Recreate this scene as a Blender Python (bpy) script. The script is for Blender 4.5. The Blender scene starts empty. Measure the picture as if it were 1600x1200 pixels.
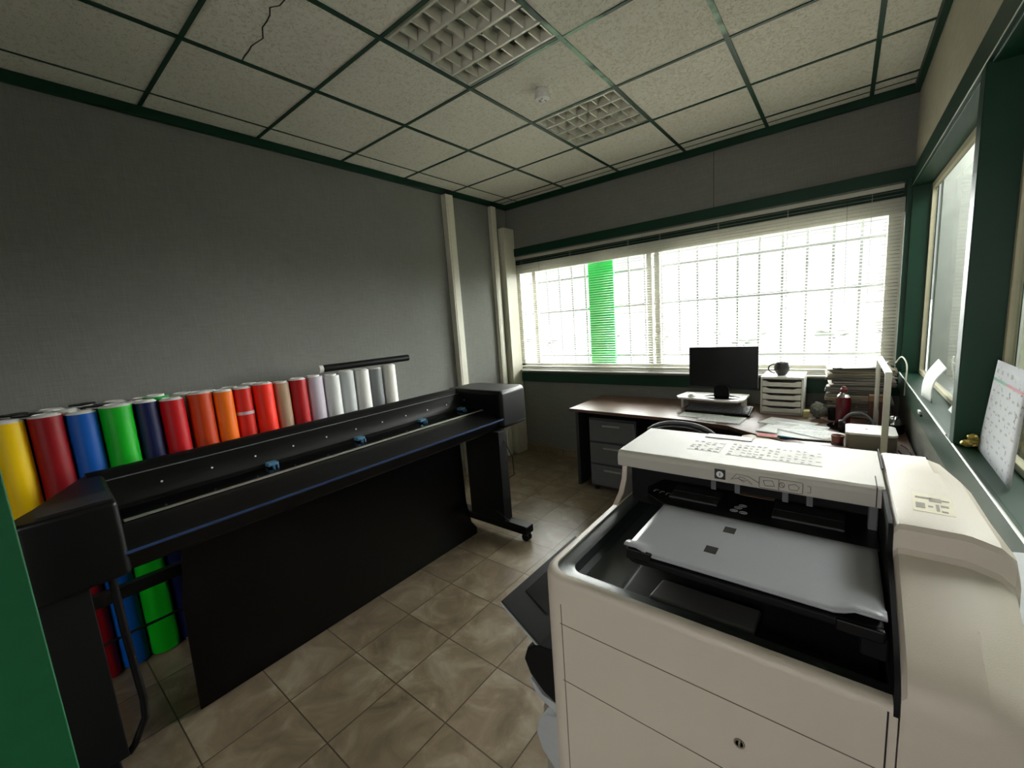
import bpy, bmesh, math, random
from mathutils import Vector, Matrix, noise
random.seed(7)
SC = bpy.context.scene
COL = SC.collection
# ------------------------------------------------------------------ camera, world, exposure
CEIL = 2.9
FPX = 648.87
PITCH, YAW, ROLL = -0.1487, 0.6778, -0.0717
CAM = Vector((2.908, -0.141, CEIL - 1.3234))
def camera():
    cd = bpy.data.cameras.new('camera'); cd.sensor_width = 36; cd.sensor_fit = 'HORIZONTAL'
    cd.lens = FPX / 1600 * 36; cd.clip_start = 0.03; cd.clip_end = 500
    co = bpy.data.objects.new('camera', cd); COL.objects.link(co)
    Rz = Matrix.Rotation(YAW, 3, 'Z'); Rx = Matrix.Rotation(PITCH, 3, 'X')
    B = Matrix(((1, 0, 0), (0, 0, -1), (0, 1, 0))); Rr = Matrix.Rotation(ROLL, 3, 'Z')
    co.matrix_world = Matrix.Translation(CAM) @ (Rz @ Rx @ B @ Rr).to_4x4()
    SC.camera = co
camera()
W = bpy.data.worlds.new('overcast_sky'); SC.world = W; W.use_nodes = True
wn = W.node_tree; wn.nodes.clear()
wo = wn.nodes.new('ShaderNodeOutputWorld'); wb = wn.nodes.new('ShaderNodeBackground')
wtc = wn.nodes.new('ShaderNodeTexCoord'); wsx = wn.nodes.new('ShaderNodeSeparateXYZ'); wr = wn.nodes.new('ShaderNodeValToRGB')
wn.links.new(wtc.outputs['Generated'], wsx.inputs[0]); wn.links.new(wsx.outputs['Z'], wr.inputs[0])
wr.color_ramp.elements[0].color = (.86, .85, .82, 1); wr.color_ramp.elements[1].color = (1.0, .985, .95, 1)
wr.color_ramp.elements[0].position = 0.0; wr.color_ramp.elements[1].position = 0.35
wn.links.new(wr.outputs[0], wb.inputs[0]); wb.inputs[1].default_value = .60
wn.links.new(wb.outputs[0], wo.inputs[0])
def skylight(name, elev, azim, energy, angle, col):
    # diffuse overcast daylight: a very wide, soft distant source
    l = bpy.data.lights.new(name, 'SUN'); l.energy = energy; l.angle = math.radians(angle); l.color = col
    o = bpy.data.objects.new(name, l); COL.objects.link(o)
    o.rotation_euler = (math.radians(90-elev), 0, math.radians(azim)); o.location = (1.5, 9, 6)
    return o
skylight('overcast_sky_glow', 12, 180, 26.0, 100, (1.0, .968, .945))
skylight('overcast_zenith', 86, 180, 7.0, 150, (1.0, .965, .95))
def portal(name, loc, rot, sx, sy):
    l = bpy.data.lights.new(name, 'AREA'); l.shape = 'RECTANGLE'; l.size = sx; l.size_y = sy
    l.cycles.is_portal = True
    o = bpy.data.objects.new(name, l); COL.objects.link(o); o.location = loc; o.rotation_euler = rot
PI = math.pi
portal('window_daylight', (1.5, 4.12, 1.65), (-PI/2, 0, 0), 3.5, 1.35)
portal('courtyard_daylight', (4.0, 2.95, 3.05), (0, 0, 0), 1.2, 1.7)
portal('rear_fill_portal', (2.5, -2.35, 1.7), (PI/2, 0, 0), 1.0, 1.0)
skylight('rear_fill_glow', 25, 0, 6.5, 100, (1.0, .965, .95))  # added fill sun behind the camera for the copier's near side
SC.view_settings.view_transform = 'Standard'; SC.view_settings.look = 'None'
SC.view_settings.gamma = 1; SC.view_settings.use_curve_mapping = False
SC.view_settings.exposure = 1.22
SC.cycles.max_bounces = 12; SC.cycles.diffuse_bounces = 6; SC.cycles.transparent_max_bounces = 12
SC.cycles.caustics_reflective = False; SC.cycles.caustics_refractive = False
SC.cycles.sample_clamp_indirect = 6.0

# ------------------------------------------------------------------ materials
def srgb(r, g, b):
    f = lambda c: (c/255/12.92) if c/255 <= .04045 else ((c/255+.055)/1.055)**2.4
    return (f(r), f(g), f(b), 1)
def newmat(name):
    m = bpy.data.materials.new(name); m.use_nodes = True
    return m, m.node_tree, m.node_tree.nodes['Principled BSDF']
def mat(name, rgb, rough=.5, metal=0, nscale=40, namt=.06, bump=0, bscale=200, coat=0, spec=.5):
    m, t, b = newmat(name)
    c = srgb(*rgb)
    tc = t.nodes.new('ShaderNodeTexCoord'); n = t.nodes.new('ShaderNodeTexNoise')
    n.inputs['Scale'].default_value = nscale; n.inputs['Detail'].default_value = 4
    t.links.new(tc.outputs['Object'], n.inputs['Vector'])
    mx = t.nodes.new('ShaderNodeMix'); mx.data_type = 'RGBA'
    mx.inputs[6].default_value = tuple(x*(1-namt*1.5) for x in c[:3]) + (1,)
    mx.inputs[7].default_value = tuple(min(1, x*(1+namt*1.5)) for x in c[:3]) + (1,)
    t.links.new(n.outputs['Fac'], mx.inputs[0]); t.links.new(mx.outputs[2], b.inputs['Base Color'])
    b.inputs['Roughness'].default_value = rough; b.inputs['Metallic'].default_value = metal
    b.inputs['Coat Weight'].default_value = coat; b.inputs['Specular IOR Level'].default_value = spec
    if bump:
        n2 = t.nodes.new('ShaderNodeTexNoise'); n2.inputs['Scale'].default_value = bscale; n2.inputs['Detail'].default_value = 3
        t.links.new(tc.outputs['Object'], n2.inputs['Vector'])
        bp = t.nodes.new('ShaderNodeBump'); bp.inputs['Strength'].default_value = bump; bp.inputs['Distance'].default_value = .002
        t.links.new(n2.outputs['Fac'], bp.inputs['Height']); t.links.new(bp.outputs[0], b.inputs['Normal'])
    return m
def fabric_wall(name, rgb):
    m, t, b = newmat(name); L = t.links
    tc = t.nodes.new('ShaderNodeTexCoord')
    col = srgb(*rgb)
    outs = []
    for sc in ((9, 9, 330), (330, 330, 12)):
        mp = t.nodes.new('ShaderNodeMapping'); mp.inputs['Scale'].default_value = sc
        n = t.nodes.new('ShaderNodeTexNoise'); n.inputs['Scale'].default_value = 1; n.inputs['Detail'].default_value = 3
        L.new(tc.outputs['Object'], mp.inputs[0]); L.new(mp.outputs[0], n.inputs['Vector']); outs.append(n.outputs['Fac'])
    ad = t.nodes.new('ShaderNodeMath'); ad.operation = 'ADD'; L.new(outs[0], ad.inputs[0]); L.new(outs[1], ad.inputs[1])
    n3 = t.nodes.new('ShaderNodeTexNoise'); n3.inputs['Scale'].default_value = 1.6; n3.inputs['Detail'].default_value = 5
    L.new(tc.outputs['Object'], n3.inputs['Vector'])
    ad2 = t.nodes.new('ShaderNodeMath'); ad2.operation = 'MULTIPLY_ADD'; L.new(n3.outputs['Fac'], ad2.inputs[0]); ad2.inputs[1].default_value = .5
    L.new(ad.outputs[0], ad2.inputs[2])
    r = t.nodes.new('ShaderNodeValToRGB'); L.new(ad2.outputs[0], r.inputs[0])
    mr = t.nodes.new('ShaderNodeMapRange'); mr.inputs[1].default_value = .85; mr.inputs[2].default_value = 1.65
    L.new(ad2.outputs[0], mr.inputs[0]); L.new(mr.outputs[0], r.inputs[0])
    r.color_ramp.elements[0].color = tuple(x*.82 for x in col[:3])+(1,); r.color_ramp.elements[1].color = tuple(x*1.18 for x in col[:3])+(1,)
    L.new(r.outputs[0], b.inputs['Base Color']); b.inputs['Roughness'].default_value = .93; b.inputs['Specular IOR Level'].default_value = .2
    bp = t.nodes.new('ShaderNodeBump'); bp.inputs['Strength'].default_value = .5; bp.inputs['Distance'].default_value = .002
    L.new(ad.outputs[0], bp.inputs['Height']); L.new(bp.outputs[0], b.inputs['Normal'])
    return m
def ceiling_mat():
    m, t, b = newmat('mineral_fibre_tile'); L = t.links
    tc = t.nodes.new('ShaderNodeTexCoord')
    nz = t.nodes.new('ShaderNodeTexNoise'); nz.inputs['Scale'].default_value = 62; nz.inputs['Detail'].default_value = 3; nz.inputs['Roughness'].default_value = .6; nz.inputs['Distortion'].default_value = 1.2
    L.new(tc.outputs['Object'], nz.inputs['Vector'])
    r = t.nodes.new('ShaderNodeValToRGB'); e = r.color_ramp.elements
    e[0].position = .40; e[0].color = (0, 0, 0, 1); e[1].position = .46; e[1].color = (1, 1, 1, 1)
    L.new(nz.outputs['Fac'], r.inputs[0])
    n2 = t.nodes.new('ShaderNodeTexNoise'); n2.inputs['Scale'].default_value = 2.2; n2.inputs['Detail'].default_value = 4
    L.new(tc.outputs['Object'], n2.inputs['Vector'])
    mx0 = t.nodes.new('ShaderNodeMix'); mx0.data_type = 'RGBA'; L.new(n2.outputs['Fac'], mx0.inputs[0])
    mx0.inputs[6].default_value = srgb(224, 221, 209); mx0.inputs[7].default_value = srgb(234, 231, 221)
    mx = t.nodes.new('ShaderNodeMix'); mx.data_type = 'RGBA'; L.new(r.outputs[0], mx.inputs[0])
    mx.inputs[6].default_value = srgb(210, 206, 188); L.new(mx0.outputs[2], mx.inputs[7])
    L.new(mx.outputs[2], b.inputs['Base Color']); b.inputs['Roughness'].default_value = .95; b.inputs['Specular IOR Level'].default_value = .1
    bp = t.nodes.new('ShaderNodeBump'); bp.inputs['Strength'].default_value = .6; bp.inputs['Distance'].default_value = .004
    L.new(r.outputs[0], bp.inputs['Height']); L.new(bp.outputs[0], b.inputs['Normal'])
    return m
def patchy_green():
    m, t, b = newmat('green_painted_metal_patchy'); L = t.links
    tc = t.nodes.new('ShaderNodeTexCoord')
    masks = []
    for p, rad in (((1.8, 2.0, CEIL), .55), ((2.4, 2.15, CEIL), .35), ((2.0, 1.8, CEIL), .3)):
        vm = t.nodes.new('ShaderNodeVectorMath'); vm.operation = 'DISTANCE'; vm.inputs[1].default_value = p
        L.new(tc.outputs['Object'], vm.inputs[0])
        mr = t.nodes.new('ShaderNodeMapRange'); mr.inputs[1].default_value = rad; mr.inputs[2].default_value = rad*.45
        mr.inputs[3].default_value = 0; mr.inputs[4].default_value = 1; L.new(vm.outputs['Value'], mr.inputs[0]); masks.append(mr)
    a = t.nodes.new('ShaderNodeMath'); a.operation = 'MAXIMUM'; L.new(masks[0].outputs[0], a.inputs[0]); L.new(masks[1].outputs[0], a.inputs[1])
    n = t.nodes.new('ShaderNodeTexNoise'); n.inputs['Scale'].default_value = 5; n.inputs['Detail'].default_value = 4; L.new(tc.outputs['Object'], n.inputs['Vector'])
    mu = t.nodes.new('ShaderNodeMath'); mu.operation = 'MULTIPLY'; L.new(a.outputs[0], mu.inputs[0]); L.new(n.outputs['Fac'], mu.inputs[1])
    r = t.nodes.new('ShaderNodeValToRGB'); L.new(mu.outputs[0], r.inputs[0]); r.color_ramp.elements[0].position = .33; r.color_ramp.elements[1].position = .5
    r.color_ramp.elements[0].color = srgb(6, 58, 36); r.color_ramp.elements[1].color = srgb(150, 190, 160)  # dark green with noisy paler patches around fixed points
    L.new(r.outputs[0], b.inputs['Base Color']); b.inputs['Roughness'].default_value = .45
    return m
def tile_floor():
    m, t, b = newmat('travertine_floor_tile'); L = t.links
    tc = t.nodes.new('ShaderNodeTexCoord'); mp = t.nodes.new('ShaderNodeMapping')
    S = .3245
    mp.inputs['Location'].default_value = (-(1.385 % S)/S, -(.44 % S)/S, 0); mp.inputs['Scale'].default_value = (1/S, 1/S, 1)
    L.new(tc.outputs['Object'], mp.inputs[0])
    br = t.nodes.new('ShaderNodeTexBrick'); br.offset = 0; br.squash = 1
    br.inputs['Scale'].default_value = 1; br.inputs['Brick Width'].default_value = 1; br.inputs['Row Height'].default_value = 1
    br.inputs['Mortar Size'].default_value = .009; br.inputs['Mortar Smooth'].default_value = .1
    br.inputs['Color1'].default_value = (.35, .35, .35, 1); br.inputs['Color2'].default_value = (.65, .65, .65, 1); br.inputs['Mortar'].default_value = (0, 0, 0, 1)
    L.new(mp.outputs[0], br.inputs['Vector'])
    # veined stone, shifted from tile to tile
    vf = t.nodes.new('ShaderNodeVectorMath'); vf.operation = 'FLOOR'; L.new(mp.outputs[0], vf.inputs[0])
    wn_ = t.nodes.new('ShaderNodeTexWhiteNoise'); L.new(vf.outputs[0], wn_.inputs[0])
    vs = t.nodes.new('ShaderNodeVectorMath'); vs.operation = 'MULTIPLY_ADD'; L.new(wn_.outputs['Color'], vs.inputs[0]); vs.inputs[1].default_value = (7, 7, 7); L.new(tc.outputs['Object'], vs.inputs[2])
    n = t.nodes.new('ShaderNodeTexNoise'); n.inputs['Scale'].default_value = 5.5; n.inputs['Detail'].default_value = 7; n.inputs['Roughness'].default_value = .6; n.inputs['Distortion'].default_value = .9
    L.new(vs.outputs[0], n.inputs['Vector'])
    r = t.nodes.new('ShaderNodeValToRGB'); L.new(n.outputs['Fac'], r.inputs[0]); e = r.color_ramp.elements
    e[0].position = .3; e[0].color = srgb(106, 93, 76); e[1].position = .72; e[1].color = srgb(158, 147, 127)
    k = r.color_ramp.elements.new(.5); k.color = srgb(130, 115, 94)
    mx = t.nodes.new('ShaderNodeMix'); mx.data_type = 'RGBA'; L.new(br.outputs['Fac'], mx.inputs[0]); L.new(r.outputs[0], mx.inputs[6])
    mx.inputs[7].default_value = srgb(76, 64, 51)
    L.new(mx.outputs[2], b.inputs['Base Color'])
    rr = t.nodes.new('ShaderNodeMapRange'); rr.inputs[3].default_value = .24; rr.inputs[4].default_value = .42; L.new(n.outputs['Fac'], rr.inputs[0])
    L.new(rr.outputs[0], b.inputs['Roughness'])
    bp = t.nodes.new('ShaderNodeBump'); bp.inputs['Strength'].default_value = .35; bp.inputs['Distance'].default_value = .002; bp.invert = True
    ad = t.nodes.new('ShaderNodeMath'); ad.operation = 'MULTIPLY_ADD'; L.new(n.outputs['Fac'], ad.inputs[0]); ad.inputs[1].default_value = -.4; L.new(br.outputs['Fac'], ad.inputs[2])
    L.new(ad.outputs[0], bp.inputs['Height']); L.new(bp.outputs[0], b.inputs['Normal'])
    return m
def wood_mat(name, a, c, sc=(1.2, 14, 14)):
    m, t, b = newmat(name); L = t.links
    tc = t.nodes.new('ShaderNodeTexCoord'); mp = t.nodes.new('ShaderNodeMapping'); mp.inputs['Scale'].default_value = sc
    L.new(tc.outputs['Object'], mp.inputs[0]); n = t.nodes.new('ShaderNodeTexNoise'); n.inputs['Scale'].default_value = 2.5; n.inputs['Detail'].default_value = 6; n.inputs['Distortion'].default_value = .6
    L.new(mp.outputs[0], n.inputs['Vector']); r = t.nodes.new('ShaderNodeValToRGB'); L.new(n.outputs['Fac'], r.inputs[0])
    r.color_ramp.elements[0].position = .3; r.color_ramp.elements[1].position = .7
    r.color_ramp.elements[0].color = srgb(*a); r.color_ramp.elements[1].color = srgb(*c)
    L.new(r.outputs[0], b.inputs['Base Color']); b.inputs['Roughness'].default_value = .35
    return m
def glass_mat(name, tint=(.95, .98, .97), rough=.0, refl=1.0):
    m = bpy.data.materials.new(name); m.use_nodes = True; t = m.node_tree; t.nodes.clear(); L = t.links
    o = t.nodes.new('ShaderNodeOutputMaterial'); tr = t.nodes.new('ShaderNodeBsdfTransparent'); gl = t.nodes.new('ShaderNodeBsdfGlossy')
    tr.inputs[0].default_value = tint + (1,); gl.inputs['Roughness'].default_value = rough
    fr = t.nodes.new('ShaderNodeFresnel'); fr.inputs[0].default_value = 1.45
    mu = t.nodes.new('ShaderNodeMath'); mu.operation = 'MULTIPLY'; mu.inputs[1].default_value = refl
    ge = t.nodes.new('ShaderNodeNewGeometry'); fb = t.nodes.new('ShaderNodeMath'); fb.operation = 'SUBTRACT'; fb.inputs[0].default_value = 1
    L.new(ge.outputs['Backfacing'], fb.inputs[1]); f2 = t.nodes.new('ShaderNodeMath'); f2.operation = 'MULTIPLY'
    L.new(fr.outputs[0], f2.inputs[0]); L.new(fb.outputs[0], f2.inputs[1]); L.new(f2.outputs[0], mu.inputs[0])
    mx = t.nodes.new('ShaderNodeMixShader'); L.new(mu.outputs[0], mx.inputs[0]); L.new(tr.outputs[0], mx.inputs[1]); L.new(gl.outputs[0], mx.inputs[2]); L.new(mx.outputs[0], o.inputs[0])
    return m
def paper_mat(name, base, ink, sx=90, sy=28, thr=.56):
    m, t, b = newmat(name); L = t.links
    tc = t.nodes.new('ShaderNodeTexCoord'); mp = t.nodes.new('ShaderNodeMapping'); mp.inputs['Scale'].default_value = (sx, sy, sy)
    L.new(tc.outputs['Object'], mp.inputs[0]); n = t.nodes.new('ShaderNodeTexNoise'); n.inputs['Scale'].default_value = 1; n.inputs['Detail'].default_value = 2
    L.new(mp.outputs[0], n.inputs['Vector']); r = t.nodes.new('ShaderNodeValToRGB'); L.new(n.outputs['Fac'], r.inputs[0])
    r.color_ramp.elements[0].position = thr; r.color_ramp.elements[1].position = thr+.06
    r.color_ramp.elements[0].color = srgb(*base); r.color_ramp.elements[1].color = srgb(*ink)
    L.new(r.outputs[0], b.inputs['Base Color']); b.inputs['Roughness'].default_value = .8
    return m
M = {}
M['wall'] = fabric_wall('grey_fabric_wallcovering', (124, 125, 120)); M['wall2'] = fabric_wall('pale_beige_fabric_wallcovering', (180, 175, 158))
M['ceil'] = ceiling_mat(); M['patchy'] = patchy_green(); M['floor'] = tile_floor()
M['green'] = mat('dark_green_paint', (4, 52, 34), .45, spec=.3, bump=.1)
M['green_door'] = mat('green_door_paint', (0, 92, 52), .6, bump=.25, bscale=350)
M['pillar'] = mat('bright_green_exterior_paint', (30, 200, 85), .5)
M['offwhite'] = mat('off_white_duct_plastic', (205, 202, 186), .5)
M['upvc'] = mat('white_upvc', (206, 205, 194), .4)
M['slat'] = mat('white_blind_slat', (200, 198, 186), .4)
M['louvre'] = mat('brushed_louvre_aluminium', (214, 212, 198), .42, metal=.35)
M['darkgrey'] = mat('dark_grey_plastic', (44, 45, 46), .5, bump=.15, bscale=500)
M['black'] = mat('black_plastic', (10, 10, 11), .42, spec=.3, bump=.1, bscale=400)
M['matte'] = mat('matte_black_plastic', (8, 8, 9), .7, spec=.25)
M['gloss'] = mat('glossy_black_sheet', (6, 6, 7), .12, spec=.5)
M['board'] = mat('semi_gloss_black_board', (5, 5, 6), .26, spec=.3, bump=.25, bscale=14)
M['cream'] = mat('cream_copier_plastic', (206, 196, 180), .42, nscale=8, namt=.02, bump=.25, bscale=900)
M['cream2'] = mat('pale_copier_cover_plastic', (184, 180, 169), .5, nscale=8, namt=.02, bump=.15, bscale=900)
M['traygrey'] = mat('grey_tray_plastic', (160, 162, 166), .3, nscale=6, namt=.03, bump=.25, bscale=700)
M['bin'] = mat('charcoal_bin_plastic', (60, 66, 66), .3, bump=.2, bscale=600)
M['midgrey'] = mat('mid_grey_plastic', (96, 98, 100), .45)
M['palegrey'] = mat('pale_grey_plastic', (170, 174, 176), .45)
M['alu'] = mat('aluminium', (186, 186, 176), .35, metal=.7)
M['chrome'] = mat('chrome', (200, 200, 200), .12, metal=1)
M['white'] = mat('white_plastic', (226, 226, 222), .35)
M['paper'] = mat('plain_paper', (238, 240, 240), .8, namt=.02)
M['print'] = paper_mat('printed_paper', (238, 240, 240), (186, 189, 192), 30, 220, .58)
M['cal'] = paper_mat('planner_sheet', (196, 200, 206), (120, 122, 128), 60, 60, .64)
M['ink'] = mat('printed_black_ink', (30, 28, 26), .6)
M['inkgrey'] = mat('printed_grey_ink', (132, 124, 108), .6)
M['seam'] = mat('panel_gap_shadow_line', (40, 37, 33), .7)
M['screen'] = mat('monitor_screen', (9, 11, 14), .25)
M['desk'] = wood_mat('brown_wood_laminate', (84, 62, 50), (124, 96, 80), (1.5, 22, 22))
M['beige'] = mat('beige_laminate', (176, 166, 140), .4)
M['lilac'] = mat('lilac_white_film', (196, 188, 200), .35)
M['asphalt'] = mat('pale_asphalt', (104, 106, 103), .9, nscale=.4, namt=.15)
M['haze'] = mat('hazy_far_building', (178, 184, 184), .9, nscale=.2, namt=.1)  # distance haze mixed into the wall colour
M['tree'] = mat('haze_paled_tree', (160, 166, 156), .9, nscale=1, namt=.25)  # foliage colour paled to stand in for distance haze
M['grille'] = mat('pale_grey_grille_bar', (150, 152, 150), .5)
M['corr'] = mat('cream_corridor_wall', (190, 184, 158), .85)
M['corrw'] = mat('white_rendered_wall', (205, 210, 204), .9, nscale=9, namt=.14, bump=.8, bscale=30)
M['glass'] = glass_mat('window_glass'); M['acryl'] = glass_mat('clear_acrylic', (.86, .87, .84), .02, .9)
M['rubber'] = mat('black_rubber', (14, 14, 15), .75)
M['kraft'] = mat('kraft_paper', (150, 120, 92), .75)
def film(name, rgb, rough=.5): 
    k = 'film_'+name
    if k not in M: M[k] = mat(name+'_vinyl_film', rgb, rough, nscale=3, namt=.05, spec=.28)
    return M[k]

# ------------------------------------------------------------------ mesh builder
class MB:
    def __init__(s): s.bm = bmesh.new()
    def box(s, x0, x1, y0, y1, z0, z1, mtx=None):
        vs = [s.bm.verts.new((x, y, z)) for x in (x0, x1) for y in (y0, y1) for z in (z0, z1)]
        if mtx is not None:
            for v in vs: v.co = mtx @ v.co
        for f in ((0, 1, 3, 2), (4, 6, 7, 5), (0, 4, 5, 1), (2, 3, 7, 6), (0, 2, 6, 4), (1, 5, 7, 3)):
            s.bm.faces.new([vs[i] for i in f])
        return s
    def poly(s, pts):
        s.bm.faces.new([s.bm.verts.new(p) for p in pts]); return s
    def prism(s, pts, axis, a, b):
        """pts: 2-D outline; axis: the extruded axis ('x','y','z') from a to b"""
        def P(p, h):
            return {'x': (h, p[0], p[1]), 'y': (p[0], h, p[1]), 'z': (p[0], p[1], h)}[axis]
        A = [s.bm.verts.new(P(p, a)) for p in pts]; B = [s.bm.verts.new(P(p, b)) for p in pts]; n = len(pts)
        s.bm.faces.new(A); s.bm.faces.new(B[::-1])
        for i in range(n): s.bm.faces.new([A[i], B[i], B[(i+1) % n], A[(i+1) % n]])
        return s
    def lathe(s, prof, n=24, c=(0, 0, 0), mtx=None, cap=True):
        rings = []
        for r, z in prof:
            ring = []
            for i in range(n):
                a = 2*PI*i/n; p = Vector((c[0]+r*math.cos(a), c[1]+r*math.sin(a), c[2]+z))
                if mtx is not None: p = mtx @ p
                ring.append(s.bm.verts.new(p))
            rings.append(ring)
        for A, B in zip(rings, rings[1:]):
            for i in range(n): s.bm.faces.new([A[i], A[(i+1) % n], B[(i+1) % n], B[i]])
        if cap: s.bm.faces.new(rings[0][::-1]); s.bm.faces.new(rings[-1])
        return s
    def tube(s, pts, r, n=8, cap=True):
        pts = [Vector(p) for p in pts]; rings = []
        up = Vector((0, 0, 1)); pr = None
        for i, p in enumerate(pts):
            d = (pts[min(i+1, len(pts)-1)] - pts[max(i-1, 0)]).normalized()
            if pr is None:
                u = up.cross(d)
                if u.length < .05: u = Vector((1, 0, 0)).cross(d)
                u.normalize()
            else:
                u = (pr - d*pr.dot(d)); u.normalize()
            pr = u; w = d.cross(u)
            rings.append([s.bm.verts.new(p + u*r*math.cos(2*PI*k/n) + w*r*math.sin(2*PI*k/n)) for k in range(n)])
        for A, B in zip(rings, rings[1:]):
            for i in range(n): s.bm.faces.new([A[i], A[(i+1) % n], B[(i+1) % n], B[i]])
        if cap: s.bm.faces.new(rings[0][::-1]); s.bm.faces.new(rings[-1])
        return s
    def grid(s, P, flip=False):
        V = [[s.bm.verts.new(p) for p in row] for row in P]
        for i in range(len(V)-1):
            for j in range(len(V[0])-1):
                q = [V[i][j], V[i+1][j], V[i+1][j+1], V[i][j+1]]
                s.bm.faces.new(q[::-1] if flip else q)
        return V
    def build(s, name, m, parent=None, bevel=0, seg=2, smooth=True, loc=None, solid=0, sharp=38):
        bmesh.ops.recalc_face_normals(s.bm, faces=s.bm.faces)
        me = bpy.data.meshes.new(name); s.bm.to_mesh(me); s.bm.free()
        me.materials.append(m)
        o = bpy.data.objects.new(name, me); COL.objects.link(o)
        if parent is not None: o.parent = parent
        if solid:
            so = o.modifiers.new('thickness', 'SOLIDIFY'); so.thickness = solid; so.offset = -1
        if bevel:
            bv = o.modifiers.new('bevel', 'BEVEL'); bv.width = bevel; bv.segments = seg; bv.limit_method = 'ANGLE'; bv.angle_limit = math.radians(40)
            bv.harden_normals = True
        if smooth:
            for p in me.polygons: p.use_smooth = True
            try: me.set_sharp_from_angle(angle=math.radians(sharp))
            except Exception: pass
        if loc is not None: o.location = loc
        return o
def recentre(o):
    """put the origin of a mesh made in world coordinates at its own base"""
    me = o.data; n = len(me.vertices)
    if n == 0: return o
    xs = [v.co.x for v in me.vertices]; ys = [v.co.y for v in me.vertices]; zs = [v.co.z for v in me.vertices]
    c = Vector(((min(xs)+max(xs))/2, (min(ys)+max(ys))/2, min(zs)))
    me.transform(Matrix.Translation(-c)); o.location = o.location + c
    return o
def tag(o, label, cat, group=None, kind=None):
    o['label'] = label; o['category'] = cat
    if group: o['group'] = group
    if kind: o['kind'] = kind
    return o
def struct(o): o['kind'] = 'structure'; return o
def thing(name, label, cat, loc, rz=0, group=None):
    o = bpy.data.objects.new(name, None); COL.objects.link(o); o.location = loc; o.rotation_euler = (0, 0, rz)
    o.empty_display_size = .05
    return tag(o, label, cat, group)
class Frame:
    """builds parts in world coordinates, then hangs them below an Empty at loc"""
    def __init__(s, name, label, cat, loc, group=None):
        s.o = thing(name, label, cat, loc, 0, group); s.loc = Vector(loc)
    def part(s, mb, name, m, parent=None, label=None, **k):
        o = mb.build(name, m, None, **k)
        base = s.loc
        o.data.transform(Matrix.Translation(-base)); o.parent = parent if parent is not None else s.o
        if label: o['label'] = label
        return o
def rrect(x0, x1, y0, y1, r, n=5):
    """rounded rectangle; r = radii for corners (x0,y0),(x1,y0),(x1,y1),(x0,y1)"""
    if not isinstance(r, (tuple, list)): r = (r,)*4
    out = []
    for (cx, cy, a0, rr) in ((x0, y0, PI, r[0]), (x1, y0, 1.5*PI, r[1]), (x1, y1, 0, r[2]), (x0, y1, .5*PI, r[3])):
        sx = 1 if cx == x0 else -1; sy = 1 if cy == y0 else -1
        if rr == 0: out.append((cx, cy)); continue
        for k in range(n+1):
            a = a0 + .5*PI*k/n
            out.append((cx+sx*rr+rr*math.cos(a), cy+sy*rr+rr*math.sin(a)))
    return out

# ------------------------------------------------------------------ the room
XL, XR, YF, YB = -.21, 3.24, 3.83, -2.3
GX = 3.335                                   # glass plane of the side windows
struct(MB().poly([(-.5, YB-.1, 0), (5.2, YB-.1, 0), (5.2, 4.6, 0), (-.5, 4.6, 0)]).build('floor', M['floor']))
# ceiling: quads tile by tile, leaving the two light openings free
lights = [(1.2, 1.8, 1.2, 1.8), (1.2, 1.8, 2.4, 3.0)]
cm = MB()
xs = [XL] + [.6*i for i in range(0, 6)] + [XR]; ys = [YB] + [.6*j for j in range(-3, 7)] + [3.72, YF]
for i in range(len(xs)-1):
    for j in range(len(ys)-1):
        if any(abs(xs[i]-l[0]) < .01 and abs(ys[j]-l[2]) < .01 for l in lights): continue
        cm.poly([(xs[i], ys[j], CEIL), (xs[i+1], ys[j], CEIL), (xs[i+1], ys[j+1], CEIL), (xs[i], ys[j+1], CEIL)])
ceiling = struct(cm.build('ceiling', M['ceil'], smooth=False))
# jagged crack in one tile of the ceiling
cpts = [Vector((x, y, CEIL-.0012)) for x, y in [(0.614, 0.839), (0.658, 0.835), (0.697, 0.835), (0.749, 0.83), (0.837, 0.845), (0.906, 0.816), (0.954, 0.815), (1.0, 0.809), (1.043, 0.792), (1.08, 0.814), (1.125, 0.815), (1.163, 0.816)]]
ck = MB()
for k in range(len(cpts)-1):
    a, b = cpts[k], cpts[k+1]; d = (b-a).normalized(); nrm = Vector((-d.y, d.x, 0))*.0028; e = d*.002
    ck.poly([a-nrm-e, b-nrm+e, b+nrm+e, a+nrm-e])
ck.build('tile_crack', M['seam'], ceiling)
# T-bar grid
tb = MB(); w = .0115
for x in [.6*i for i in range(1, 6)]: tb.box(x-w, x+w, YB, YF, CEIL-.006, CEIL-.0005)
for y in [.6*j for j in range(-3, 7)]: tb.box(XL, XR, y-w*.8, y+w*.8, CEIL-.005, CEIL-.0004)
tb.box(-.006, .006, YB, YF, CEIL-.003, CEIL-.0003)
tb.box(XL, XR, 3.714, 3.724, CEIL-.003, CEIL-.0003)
struct(tb.build('trim_1', M['patchy'], smooth=False))
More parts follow.
